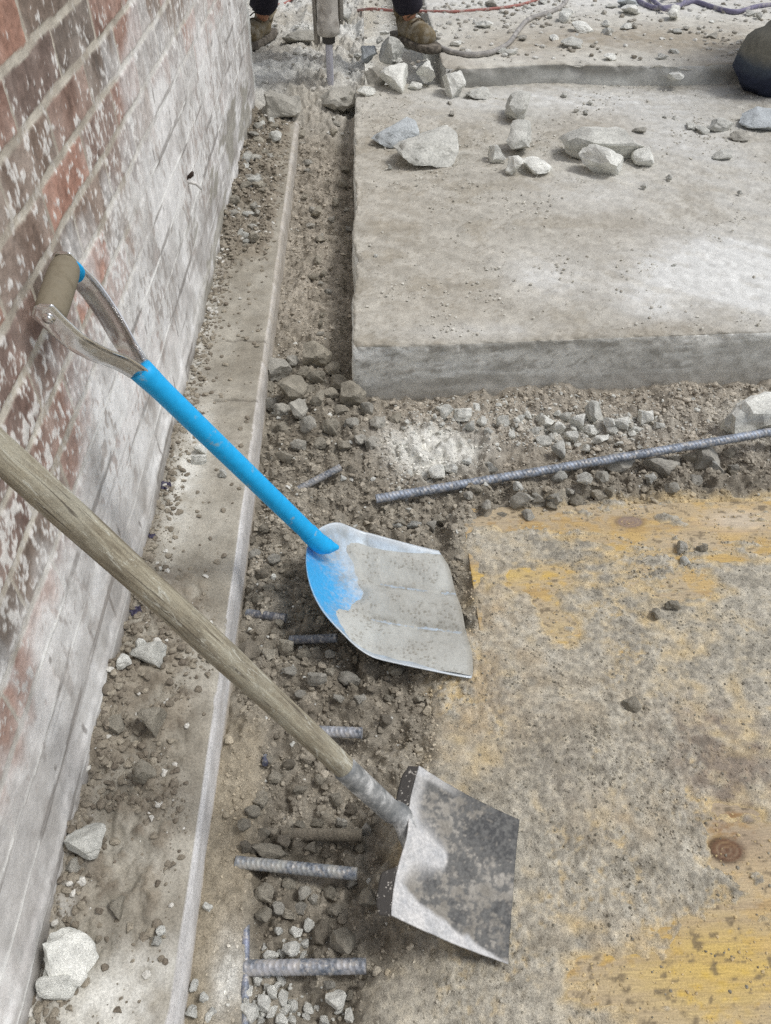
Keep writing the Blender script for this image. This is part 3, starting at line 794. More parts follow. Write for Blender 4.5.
# clods of the heap at the corner of the slab
for (px, py, w, h) in [(316, 363, 28, 28), (275, 373, 30, 26), (292, 391, 30, 26), (351, 401, 25, 26), (317, 380, 20, 14), (298, 412, 18, 22), (331, 430, 17, 18), (268, 360, 20, 16), (338, 383, 16, 14), (305, 374, 14, 12), (333, 371, 16, 14), (330, 397, 18, 14), (318, 402, 15, 15), (340, 412, 14, 12), (282, 412, 18, 14), (308, 428, 16, 16), (284, 430, 16, 14), (272, 407, 14, 14), (352, 425, 14, 12), (320, 445, 14, 12), (300, 447, 16, 12), (286, 460, 18, 12), (366, 412, 15, 15), (378, 425, 16, 13), (345, 447, 14, 12), (360, 440, 12, 11), (372, 445, 16, 14), (395, 420, 13, 12), (310, 392, 12, 11), (292, 362, 13, 12), (268, 390, 14, 12)]:
    stone('dirt_clod', 'lump', px, py, w, h, BROWN if random.random() < .6 else MGREY, 'dusty brown clod in the loose heap between the kerb and the slab corner', 'clod', 'clods in the heap at the slab corner', vary=.15)
# white stones along the slab
for (px, py, w, h) in [(503, 425, 14, 14), (546, 426, 16, 16), (556, 429, 16, 12), (578, 425, 16, 16), (593, 417, 19, 20), (608, 425, 12, 14), (622, 426, 18, 12), (643, 421, 16, 17), (658, 427, 12, 7), (543, 444, 16, 12), (558, 451, 13, 18), (571, 440, 14, 14), (601, 441, 18, 10), (590, 432, 16, 10), (463, 416, 17, 14), (446, 415, 14, 14), (476, 409, 14, 8), (540, 420, 10, 10), (528, 416, 9, 8), (520, 420, 8, 8), (534, 432, 10, 8), (565, 418, 12, 9), (633, 430, 9, 7), (586, 449, 9, 8), (438, 473, 18, 15), (452, 470, 14, 10), (466, 462, 10, 8), (612, 432, 12, 8), (470, 428, 10, 10), (482, 422, 10, 9), (550, 438, 9, 8), (488, 432, 9, 8), (512, 436, 8, 8)]:
    stone('white_stone', 'rock', px, py, w, h, WHITE if random.random() < .7 else LGREY, 'pale broken stone in the row along the front of the slab', 'stone', 'pale stones along the slab front', vary=.08)
# white gravel at the bottom
for (px, py, w, h) in [(249, 989, 10, 18), (251, 1013, 18, 20), (263, 1004, 16, 15), (258, 979, 11, 13), (272, 993, 11, 12), (284, 997, 10, 15), (293, 1006, 10, 12), (281, 979, 10, 11), (285, 1010, 12, 10), (272, 1012, 12, 10), (262, 1019, 12, 9), (281, 1020, 13, 10), (292, 1020, 10, 10), (335, 998, 20, 18), (349, 1016, 10, 15), (340, 1009, 10, 8), (306, 1016, 9, 8), (324, 1021, 11, 9), (297, 932, 14, 11), (292, 947, 17, 15), (310, 925, 10, 13), (270, 957, 16, 10), (279, 931, 8, 8), (304, 944, 9, 9), (282, 953, 9, 8), (273, 971, 9, 9), (292, 966, 0, 0), (268, 987, 8, 8), (246, 1002, 8, 8), (277, 986, 8, 8), (267, 976, 8, 7), (303, 955, 8, 7), (264, 948, 9, 8), (195, 985, 8, 11), (204, 998, 9, 9), (193, 1012, 12, 12), (213, 1012, 8, 8)]:
    if w: stone('white_pebble', 'rock', px, py, w, h, WHITE, 'whitish pebble in the gravel around the lowest short bar', 'pebble', 'white pebbles at the bottom of the trench', z0=-.13, vary=.08)
# brown stones of the pit and the trench
for (px, py, w, h) in [(278, 908, 12, 12), (304, 893, 13, 15), (314, 900, 9, 10), (322, 932, 17, 34), (344, 940, 24, 28), (349, 861, 12, 15), (270, 853, 32, 16), (266, 893, 20, 18), (368, 899, 18, 18), (265, 915, 18, 14), (288, 885, 16, 13), (330, 893, 14, 13), (302, 908, 14, 12), (290, 915, 14, 11), (335, 910, 16, 12), (350, 884, 14, 12), (255, 850, 10, 10), (246, 848, 12, 12), (263, 836, 16, 14), (285, 842, 15, 15), (312, 848, 14, 11), (300, 868, 12, 10), (325, 853, 12, 10), (245, 825, 13, 12), (252, 812, 15, 12), (262, 800, 16, 16), (300, 825, 12, 9), (318, 823, 14, 10), (342, 823, 12, 9), (275, 778, 15, 12), (290, 765, 14, 10), (268, 760, 11, 14), (320, 780, 12, 10), (300, 790, 14, 10), (335, 800, 12, 12), (352, 810, 12, 12), (365, 830, 13, 13), (360, 850, 11, 11), (250, 655, 20, 24), (287, 648, 14, 16), (270, 655, 16, 14), (305, 655, 14, 10), (330, 672, 10, 9), (349, 681, 22, 14), (365, 668, 12, 10), (395, 672, 14, 10), (318, 680, 20, 14), (290, 672, 14, 12), (300, 695, 12, 10), (340, 700, 14, 10), (360, 700, 12, 9), (258, 600, 14, 12), (270, 590, 12, 10), (262, 575, 14, 10), (255, 556, 14, 12), (275, 560, 12, 10), (290, 575, 12, 9), (250, 540, 12, 10), (265, 530, 12, 9), (302, 617, 12, 10), (330, 655, 12, 10), (280, 625, 10, 10), (372, 690, 12, 10), (390, 700, 12, 9), (420, 700, 12, 8), (385, 720, 12, 10), (350, 765, 10, 9), (318, 955, 10, 12), (330, 985, 12, 9), (313, 985, 9, 9), (350, 995, 10, 9), (362, 985, 9, 9), (340, 967, 10, 9)]:
    stone('brown_stone', 'lump' if random.random() < .5 else 'rock', px, py, w, h, random.choice((BROWN, MGREY, BROWN, DARK)), 'dirt coated brown stone in the open trench beside the kerb', 'stone', 'brown stones in the trench', z0=-.12, vary=.2)
# stones below the long bar
for k in range(34):
    px = random.uniform(395, 760); py = 497 - (px - 380) * .165 + random.uniform(8, 42)
    stone('grey_stone', random.choice(('rock', 'lump')), px, py, random.uniform(9, 17), random.uniform(8, 13), random.choice((MGREY, BROWN, MGREY, LGREY)), 'small grey brown stone in the strip of dirt beside the long bar', 'stone', 'stones beside the long bar', vary=.2)
for k in range(26):
    px = random.uniform(300, 352); py = random.uniform(120, 335)
    stone('dirt_clod', 'lump', px, py, random.uniform(5, 12), random.uniform(4, 9), random.choice((MGREY, BROWN)), 'small crumbly clod on the sandy floor between kerb and slab side', 'clod', 'clods in the far trench', z0=-.08, vary=.15)
for k in range(38):
    py = random.uniform(110, 250); b = 250 - (py - 120) * .262
    px = b + random.uniform(4, 34)
    stone('dirt_clod', random.choice(('lump', 'rock')), px, py, random.uniform(5, 14), random.uniform(4, 10), random.choice((MGREY, BROWN, LGREY)), 'crumbly clod in the dirt piled along the far foot of the wall', 'clod', 'clods along the wall foot', z0=0., vary=.15)
for k in range(40):
    px = random.uniform(300, 770); py = random.uniform(2, 60) if px > 440 else random.uniform(10, 100)
    if px < 450 and not (345 < px < 440): continue
    stone('concrete_chip', random.choice(('flat', 'rock')), px, py, random.uniform(5, 13), random.uniform(4, 7), random.choice((WHITE, LGREY, LGREY, MGREY)), 'small pale chip scattered over the broken ground at the back', 'chip', 'chips on the far ground', z0=.16, vary=.12)
for k in range(30):
    px = random.uniform(370, 765); py = random.uniform(92, 320)
    if random.random() < (py - 92) / 260: continue
    stone('concrete_chip', 'rock', px, py, random.uniform(3.5, 7), random.uniform(3, 5.5), random.choice((LGREY, MGREY, LGREY)), 'small crumb of concrete scattered on the large slab', 'chip', 'crumbs on the slab', z0=SLAB_T, vary=.15)

# ------------------------------------------------------------------ gravel nobody could count
def scatter(name, n, region, dens, rmin, rmax, pw, colfn, protos, zfun, sink=.45):
    (x0, x1, y0, y1) = region
    xs = RNG.uniform(x0, x1, n); ys = RNG.uniform(y0, y1, n)
    keep = RNG.uniform(0, 1, n) < dens(xs, ys); xs, ys = xs[keep], ys[keep]; n = len(xs)
    r = rmin + (rmax - rmin) * RNG.uniform(0, 1, n) ** pw
    zs = zfun(xs, ys); cs = colfn(xs, ys)
    a = RNG.uniform(0, 2 * pi, n); which = RNG.integers(0, len(protos), n)
    VV, FF, CC, off = [], [], [], 0
    for k, (V, Fc) in enumerate(protos):
        m = which == k
        if not m.any(): continue
        ca, sa = np.cos(a[m]), np.sin(a[m]); rr = r[m]
        x = V[:, 0][None] * ca[:, None] - V[:, 1][None] * sa[:, None]; y = V[:, 0][None] * sa[:, None] + V[:, 1][None] * ca[:, None]
        fl = RNG.uniform(.7, 1.1, m.sum())
        P = np.stack([x * rr[:, None] + xs[m][:, None], y * rr[:, None] + ys[m][:, None], (V[:, 2][None] * fl[:, None] + sink * .6) * rr[:, None] + zs[m][:, None]], -1)
        cnt, nv = P.shape[:2]
        VV.append(P.reshape(-1, 3)); FF.append((Fc[None] + (np.arange(cnt) * nv)[:, None, None] + off).reshape(-1, 3)); off += cnt * nv
        CC.append(np.repeat(cs[m], nv, 0))
    return raw_mesh(name, np.concatenate(VV), np.concatenate(FF), False, np.concatenate(CC))

SMALL = [stone_proto(700 + k, 2, 8, (1, 1, .85), .15) for k in range(10)]
TINY = [stone_proto(800 + k, 1, 4, (1, 1, .8), .1) for k in range(8)]

def trench_d(x, y):
    P, pit = zones(x, y)
    far = ss(2.0, 2.3, y)
    ok = (x > KX + .012) & ((slab_uv(x, y)[0] < -.012) | (slab_uv(x, y)[1] < -.012))
    shelf = ss(.95, .8, y) * ss(-.2, -.24, x)
    cl = ss(-.5, .4, fbm(x * 6, y * 6, 141, 3))
    return ok * (1 - .9 * np.clip(blobs(x, y, [(428, 442, 34, 18, 1.2), (455, 448, 26, 14, .8)], -.09), 0, 1)) * (1 - P) * (1 - .7 * far) * (1 - .75 * shelf) * (.35 + .65 * cl)
def trench_c(x, y):
    c = ground_col(x, y); n = len(x); j = RNG.uniform(.72, 1.3, n)
    c = c * (j * 1.24)[:, None]
    wp = np.clip(blobs(x, y, [(280, 990, 45, 40, .7), (300, 945, 30, 20, .3), (335, 1000, 25, 25, .3), (570, 432, 110, 18, .55), (450, 440, 50, 26, .6), (430, 480, 50, 14, .25), (580, 400, 150, 10, .2)], -.1), 0, .8) + .03
    w = RNG.uniform(0, 1, n) < wp
    c[w] = srgb(200, 197, 190) * RNG.uniform(.75, 1.05, w.sum())[:, None]
    return c
def gz(x, y): return ground_h(x, y)
me = scatter('trench_gravel', 52000, (KX, 1.5, .25, 4.0), lambda x, y: trench_d(x, y) * np.where(x > .3, .8, 1), .0028, .0120, 3.5, trench_c, SMALL, gz)
tag(link('gravel', me, MAT_STONE_STUFF), 'loose brown stony rubble filling the trench beside the kerb', 'gravel', kind='stuff')
me = scatter('trench_fines', 110000, (KX, 1.6, .25, 4.0), lambda x, y: np.clip(trench_d(x, y) * 1.3 + .3 * (y > 2) * (x > KX + .01) * (x < SLX - .01), 0, 1), .0014, .0045, 1.6, trench_c, TINY, gz)
tag(link('soil_crumbs', me, MAT_STONE_STUFF), 'fine brown soil crumbs between the stones in the trench', 'soil', kind='stuff')
def crust_d(x, y):
    P, pit = zones(x, y)
    n = fbm(x * 6, y * 6, 151, 4)
    b = blobs(x, y, [(560, 740, 60, 60, .8), (690, 600, 60, 30, 1.), (620, 650, 60, 40, .6), (570, 565, 60, 20, .6), (660, 770, 60, 60, .5), (540, 880, 40, 60, .5), (480, 700, 40, 60, .9), (700, 940, 70, 60, .25)])
    cl = ss(-.1, .4, fbm(x * 30, y * 30, 152, 3)) 
    E = np.clip(blobs(x, y, EXPOSED), 0, 1)
    P = P * (1 - .85 * np.clip(blobs(x, y, [(727, 850, 24, 18, 1.3)]), 0, 1))
    return P * np.clip(.10 * (1 - .7 * E) + (.25 * ss(.1, .7, n) + .75 * b * ss(-.3, .5, n)) * cl * (1 - .6 * E) + .10 * cl, 0, 1)
def crust_c(x, y):
    c = ground_col(x, y) * RNG.uniform(.78, 1.12, len(x))[:, None]
    w = RNG.uniform(0, 1, len(x)) < .22 + .4 * np.clip(blobs(x, y, [(560, 760, 40, 70, .8), (690, 605, 60, 26, 1.), (570, 570, 50, 14, .6), (480, 700, 30, 60, .5)]), 0, 1)
    c[w] = mix(srgb(146, 138, 122), srgb(106, 98, 84), RNG.uniform(0, 1, w.sum()))
    return c
me = scatter('cement_crumbs', 170000, (.0, 1.2, .25, 1.55), crust_d, .0007, .0036, 4.6, crust_c, TINY, lambda x, y: np.maximum(ground_h(x, y), np.where(x > .25, ZPLY, -9)), .3)
tag(link('cement_crumbs', me, MAT_STONE_STUFF), 'dark grey crumbs of cement strewn over the smeared plywood', 'crumbs', kind='stuff')
# crumbs on the slab top and kerb
def slab_d(x, y):
    u, v = slab_uv(x, y)
    n = fbm(x * 3.4, y * 3.4, 161, 4)
    return (u > .015) * (v > .015) * (v < SLAB_D - .02) * np.clip(.05 + .75 * ss(.1, .6, n) * ss(-.2, .3, fbm(x * 16, y * 16, 162, 3)) + .35 * ss(1.2, 2.2, v) * ss(-.3, .4, n), 0, 1)
me = scatter('slab_grit', 60000, (0, 2.6, 1.95, 4.5), slab_d, .0008, .0068, 7.5, lambda x, y: mix(srgb(206, 200, 190), srgb(166, 158, 145), RNG.uniform(0, 1, len(x))), TINY, lambda x, y: np.full(len(x), SLAB_T), .5)
tag(link('grit', me, MAT_STONE_STUFF), 'fine pale grit strewn over the top of the large slab', 'grit', kind='stuff')
def kerb_d(x, y):
    n = fbm(x * 7, y * 7, 171, 3)
    return np.clip(.03 + ss(-.44, -.5, x) * .6 + .5 * ss(.5, .65, y) * ss(1.2, .9, y) * ss(-.2, .4, n) + .6 * ss(2.6, 3.0, y) + .15 * ss(.6, .4, y) * ss(0, .5, n), 0, 1) * ss(KX - .008, KX - .03, x)
def kerb_c(x, y):
    c = mix(srgb(150, 138, 120), srgb(108, 96, 82), RNG.uniform(0, 1, len(x))); w = RNG.uniform(0, 1, len(x)) < .06
    c[w] = srgb(196, 190, 182); return c
me = scatter('kerb_grit', 34000, (WX + .006, KX - .006, .25, 4.2), kerb_d, .0013, .0105, 4.5, kerb_c, SMALL[:4] + TINY[:4], lambda x, y: kerb_dirt(x, y), .35)
tag(link('kerb_grit', me, MAT_STONE_STUFF), 'brown dirt and small stones lying on the kerb along the wall foot', 'grit', kind='stuff')
def far_d(x, y):
    n = fbm(x * 2.5, y * 2.5, 181, 4)
    return np.clip(.25 + .6 * ss(-.1, .5, n), 0, 1) * ((x > STEP_X + .02) * (y > STEP_Y + .05) + (x < STEP_X) * (y > 4.02) * (x > -.5) * ss(4.0, 4.3, y) > 0)
def far_z(x, y): return np.where((x > STEP_X) & (y > STEP_Y), STEP_T, ground_h(x, y))
me = scatter('far_rubble', 9000, (-.6, 3.2, 4.0, 6.6), far_d, .003, .022, 4., lambda x, y: mix(srgb(204, 200, 194), srgb(140, 130, 116), RNG.uniform(0, 1, len(x))), TINY, far_z, .4)
tag(link('fine_rubble', me, MAT_STONE_STUFF), 'pale fine rubble strewn over the broken ground at the back', 'rubble', kind='stuff')

# ------------------------------------------------------------------ reinforcing bars
def rebar_mat():
    m = Mat('reinforcing_steel', .55, .35)
    k = m.noise(38, 6, .65); k2 = m.noise(170, 4)
    c = m.mixc(srgb(150, 156, 164), srgb(92, 100, 112), m.ramp(k2, [(.35, 0.), (.65, 1.)]))
    c = m.mixc(c, m.objcol(), m.ramp(k, [(.42, 0.), (.62, .8)]))
    c = m.mixc(c, srgb(196, 192, 186), m.ramp(m.noise(90, 6, .7), [(.5, 0.), (.62, .8)]))
    m.base(c); m.bump(k2, .001, .5); return m.m
MAT_REBAR = rebar_mat()
MAT_REBAR_DIRT = grainy('dirt_caked_steel', tuple(srgb(120, 110, 95)), lo=.8, hi=1.2)
def rebar(p0, p1, r, label, col=(.55, .56, .6), group=None, sag=0., mat=None):
    p0 = np.asarray(p0, float); p1 = np.asarray(p1, float); L = np.linalg.norm(p1 - p0); n = max(int(L / .0013), 8)
    t = np.linspace(0, 1, n); P = p0 + (p1 - p0) * t[:, None]; P[:, 2] += sag * np.sin(pi * t)
    per = r * .82
    def rf(s, th):
        q = (s + r * .9 * np.abs(np.sin(th))) / per; b = np.exp(-(((q - np.floor(q)) - .5) / .2) ** 2)
        lon = np.exp(-(np.sin(th) / .16) ** 2)
        return .95 + .085 * b * (1 - lon) + .07 * lon
    mb = MB(); V = tube_pts(P, r, 20, rf); mb.grid(V, n, 20, True, True); shift(mb, p0)
    o = link('rebar', mb.mesh('rebar', True), mat or MAT_REBAR, None, p0)
    try: o.data.set_sharp_from_angle(angle=radians(50))
    except Exception: pass
    o.color = (*col, 1); return tag(o, label, 'rebar', group)
RB = .0115
def onz(px, py, z): return at(px, py, z)
rebar(onz(376, 499, -.088), onz(771, 432, -.035) + (onz(771, 432, -.035) - onz(376, 499, -.088)) * .35, .0125, 'long bluish steel reinforcing bar crossing the dirt in front of the slab', (.40, .46, .56))
rebar(onz(284, 497, -.105), onz(341, 467, -.055), .010, 'short bar end sticking up out of the heap right of the blue shaft', (.42, .42, .42))
rebar(onz(247, 613, -.105), onz(286, 618, -.095), .010, 'short dark bar stub by the kerb, upper of two under the blue scoop', (.10, .10, .12))
rebar(onz(290, 640, -.112), onz(337, 638, -.092), .0105, 'dark ribbed bar stub pointing under the blue scoop blade', (.12, .12, .14))
rebar(onz(312, 731, -.10), onz(362, 733, -.088), .0115, 'stubby light ribbed bar end by the wooden handle', (.62, .63, .66))
rebar(onz(282, 834, -.118), onz(362, 835, -.112), .0115, 'dirt covered bar half buried above the pale short bars', mat=MAT_REBAR_DIRT)
rebar(onz(236, 862, -.102), onz(357, 874, -.095), .0112, 'pale dusty short bar sticking out from the kerb, upper of the two pale ones', (.50, .50, .46))
rebar(onz(243, 968, -.112), onz(366, 966, -.10), .0125, 'pale ribbed short bar sticking out over the white pebbles, lowest in the trench', (.60, .59, .60))
rebar(onz(265, 738, -.125), onz(265, 764, -.1), .006, 'thin dark bar end standing in the dirt under the wooden handle', (.06, .06, .12))
rebar(onz(244, 1060, -.118), onz(246, 925, -.108), .0065, 'thin bluish bar along the edge of the dirt shelf by the white pebbles', (.35, .38, .5))

# ------------------------------------------------------------------ shovels
MAT_BLUE = plain('blue_paint', (.012, .42, .86), .42, 0, .08, 60, .0004, srgb(140, 176, 190), (.585, .66), 26)
MAT_STEEL = plain('bright_steel', (.80, .80, .79), .16, 1., .1, 40, .0006, srgb(150, 142, 128), (.62, .8), 45)
MAT_WOODGRIP = plain('worn_grip_wood', srgb(140, 132, 114), .8, 0, .2, 60, .001, srgb(112, 104, 88), (.4, .7), 60)
def shaft_wood():
    m = Mat('weathered_wood', .8)
    a = m.noise(1., 9, .72, (120, 120, 9), .8); b = m.noise(1., 6, .7, (40, 40, 9), .5); c_ = m.noise(1., 4, .6, (230, 230, 9), .5); d = m.noise(14, 7, .7)
    c = m.ramp(a, [(.26, srgb(84, 73, 60)), (.42, srgb(146, 134, 114)), (.56, srgb(172, 161, 139)), (.72, srgb(212, 205, 186))])
    c = m.mixc(c, srgb(118, 108, 92), m.ramp(b, [(.5, 0.), (.68, .8)]))
    c = m.mixc(c, srgb(176, 168, 150), m.ramp(d, [(.48, 0.), (.62, .7)]))
    c = m.mixc(c, (.10, .08, .06), m.ramp(c_, [(.58, 0.), (.66, .85)]))
    c = m.mixc(c, srgb(206, 200, 184), m.ramp(m.noise(1., 6, .75, (90, 90, 22), 1.), [(.57, 0.), (.63, .85)]))
    c = m.mixc(c, m.ramp(m.noise(700, 3), [(.3, .75), (.7, 1.2)]), 1., 'MULTIPLY')
    c = m.mixc(c, (.93, .99, 1.03), 1., 'MULTIPLY')
    m.base(c); m.bump(a, .002, .9); m.bump(c_, .001, .6); return m.m
MAT_SHAFT = shaft_wood()

def build_scoop():
    T = at(461, 613, -.08); 
    G = atX(58, 290, WX + .054); J = at(315, 539, .075)
    d = J - G; d /= np.linalg.norm(d)
    u = np.array([1., -.01, -.02]); u /= np.linalg.norm(u)
    n = np.array([.02, -.02, 1.]); n -= u * (n @ u); n /= np.linalg.norm(n); v = np.cross(n, u)
    L = .352; HW = .187; O = T - u * L
    base = empty('scoop_shovel', (T[0], T[1], T[2]), 'scoop shovel with bright blue shaft and steel grip leaning on the wall', 'shovel'); B0 = np.array(base.location)
    def S(s, t):
        w = np.where(s < .5, (1 - (1 - np.clip(s, 0, .5) / .5) ** 2.3) ** .46, 1.) * HW * (1 - .10 * ss(.0, .9, 1 - s) * 0 - .03 * s)
        back = np.clip(1 - s / .42, 0, 1)
        z = .118 * back ** 1.7 + (.050 * (1 - .8 * s)) * np.abs(t) ** 5 * ss(.0, .25, s) + .006 * (1 - s)
        z = z + .003 * np.cos(t * pi * 3.0) * ss(.3, .6, s) * (np.abs(t) < .84)
        ll = L * s * (1 - .05 * np.abs(t) ** 5 * s) - .022 * t * s
        return ll, w * t, z
    ns, nt = 90, 81
    s = np.linspace(0, 1, ns) ** 1.5; t = np.linspace(-1, 1, nt); SS, TT = np.meshgrid(s, t, indexing='ij'); SS = SS.ravel(); TT = TT.ravel()
    a, b, c = S(SS, TT)
    b = b + .07 * (1 - SS) ** 1.2
    V = O + a[:, None] * u + b[:, None] * v + c[:, None] * n
    sp = np.hypot((a - .02) / .10, (b - .03) / .17)
    n2 = fbm(a * 60, b * 60, 201, 4); n3 = fbm(a * 260, b * 260, 202, 2); n1 = fbm(a * 12, b * 12, 203, 3)
    blue = ss(1.3, .25, sp + .06 * n2 + .22 * n3 + .08 * n1 + .28 * ss(-.02, .12, b))
    whi = mix(srgb(190, 204, 216), srgb(160, 166, 168), np.clip(.35 + .6 * n2, 0, 1))
    cc = mix(whi, srgb(36, 172, 238), blue * .92)
    cc = mix(cc, srgb(214, 220, 224), ss(.9, .98, np.abs(TT)) * .7 * (1 - blue * .5))
    m = Mat('sprayed_blade', .5, .25)
    m.base(m.mixc(m.attr(), m.ramp(m.noise(260, 4), [(.3, .86), (.7, 1.1)]), 1., 'MULTIPLY')); m.bump(m.noise(120, 4), .0006, .5)
    o = link('blade', raw_mesh('blade', V - B0, grid_faces(ns, nt), True, cc), m.m, base)
    md = o.modifiers.new('thick', 'SOLIDIFY'); md.thickness = .0022; md.offset = -1
    # dried cement layer
    s = np.linspace(.12, .998, 110); t = np.linspace(-.965, .965, 110); SS, TT = np.meshgrid(s, t, indexing='ij'); SS = SS.ravel(); TT = TT.ravel()
    a, b, c = S(SS, TT)
    n2 = fbm(a * 34, b * 34, 211, 4); n3 = fbm(a * 120, b * 120, 212, 3); n1 = fbm(a * 9, b * 9, 213, 3)
    edge = ss(.27, .37, SS + .05 * n1 + .012 * n2 + .10 * ss(.1, -.7, TT) - .05 * np.cos(TT * 5)) * ss(.93, .80, np.abs(TT) * 1. + .06 * n1 - .10 * ss(.6, 1., SS) + .05 * ss(.1, .8, TT) - .02)
    groove = np.exp(-((TT - .30 + .05 * (1 - SS)) / .05) ** 2) + .9 * np.exp(-((TT + .33 - .03 * SS) / .05) ** 2)
    th = -.003 + edge * (.0115 + .0012 * n2 + .0007 * n3 - .0055 * groove * ss(.25, .5, SS) * (1 + .5 * n2)) + .003 * edge * ss(.38, .15, np.abs(TT))
    th = th + .0028 * edge * np.cos(TT * pi * 3)
    th = np.maximum(th, .0022 * ss(.6, .95, edge) - .003 * (edge < .6))
    dl, il = worley(a * 120, b * 120, 214); pitm = np.clip(.38 - dl, 0, 1) * (il > .5) * ss(-.1, .5, n2 + .5 * groove)
    th = th - .006 * pitm * edge
    b = b + .07 * (1 - SS) ** 1.2
    V = O + a[:, None] * u + b[:, None] * v + (c + th)[:, None] * n
    cc = mix(srgb(173, 172, 167), srgb(157, 154, 147), np.clip(.45 + .5 * n1 + .3 * n2, 0, 1)); cc = mix(cc, srgb(112, 104, 90), np.clip(3.2 * pitm + .5 * np.clip(groove, 0, 1) * ss(-.2, .5, n2 + n3) * ss(.3, .5, SS), 0, .8))
    cc = mix(cc, srgb(140, 133, 120), ss(.95, 1., SS) * .6)
    link('cement_layer', raw_mesh('cement_layer', V - B0, grid_faces(110, 110), True, cc), MAT_CEM, base)
    # shaft
    Y0 = G + d * .185
    Ls = np.linalg.norm(J - Y0) + .035
    mb = MB(); zz = np.linspace(0, Ls, 40)
    mb.tube([(0, 0, q) for q in zz], [.0200 + .0022 * (1 - ss(0, .06, q)) - .001 * ss(Ls - .12, Ls, q) for q in zz], 24)
    axis_part('shaft', mb.mesh('shaft'), MAT_BLUE, base, Y0, d)
    # socket: flares from the shaft into the back of the blade
    mb = MB(); e = J + d * .012
    P = [e - d * .04, e - d * .02, e, e + d * .014 + u * .004, e + d * .022 + u * .016, e + d * .026 + u * .034]
    mb.tube(spline(P, 5), np.interp(np.linspace(0, 1, 26), [0, .4, .6, .8, 1], [.0214, .0216, .022, .017, .004]), 18); shift(mb, B0)
    link('socket', mb.mesh('socket'), MAT_BLUE, base)
    # grip frame: two steel straps from the shaft top to the ends of the grip
    gd = atX(70, 258, WX + .05) - atX(46, 312, WX + .05)
    gd = gd - d * (gd @ d); gd /= np.linalg.norm(gd); nn = np.cross(d, gd)
    for sg in (-1, 1):
        path = [Y0 + d * .02 + gd * sg * .009, Y0 - d * .01 + gd * sg * .0145, Y0 - d * .045 + gd * sg * .027, Y0 - d * .085 + gd * sg * .050, Y0 - d * .13 + gd * sg * .067, G + d * .02 + gd * sg * .0685, G - d * .008 + gd * sg * .068, G - d * .024 + gd * sg * .0675]
        pts = spline(path, 8); T_ = np.gradient(pts, axis=0); T_ /= np.linalg.norm(T_, axis=1)[:, None]
        wv = np.interp(np.linspace(0, 1, len(pts)), [0, .12, .35, .75, .9, 1], [.017, .0195, .022, .021, .022, .006])
        mb = MB(); ring = []
        for q, tt, ww in zip(pts, T_, wv):
            sd = np.cross(tt, nn); sd /= np.linalg.norm(sd)
            for (p_, q_) in ((1, .0), (.92, .0022), (.5, .0034), (0, .004), (-.5, .0034), (-.92, .0022), (-1, 0), (-.9, -.0016), (0, -.0006), (.9, -.0016)):
                ring.append(q + nn * ww * p_ + sd * q_ * (sg))
        mb.grid(ring, len(pts), 10, True, True); shift(mb, B0)
        st = link('strap', mb.mesh('strap'), MAT_STEEL, base)
        mb = MB(); c0 = G + gd * sg * .072
        mb.tube([c0, c0 + gd * sg * .003, c0 + gd * sg * .0045], [.0068, .0062, .002], 14); mb.tube([c0, c0 + gd * sg * .0012], [.010, .0095], 16); shift(mb, B0)
        link('rivet', mb.mesh('rivet'), MAT_STEEL, st)
    mb = MB(); q = np.linspace(-.066, .066, 24)
    mb.tube([(0, 0, k) for k in q], [.0242 * (1 - .16 * (abs(k) / .066) ** 6) for k in q], 24)
    axis_part('grip', mb.mesh('grip'), MAT_WOODGRIP, base, G, gd)
    mb = MB(); k0 = G + gd * .0655 + d * .010
    mb.tube([k0 - gd * .004, k0 - gd * .0005], [.0222, .0222], 24); shift(mb, B0)
    link('grip_ring', mb.mesh('grip_ring'), MAT_BLUE, base)
build_scoop()

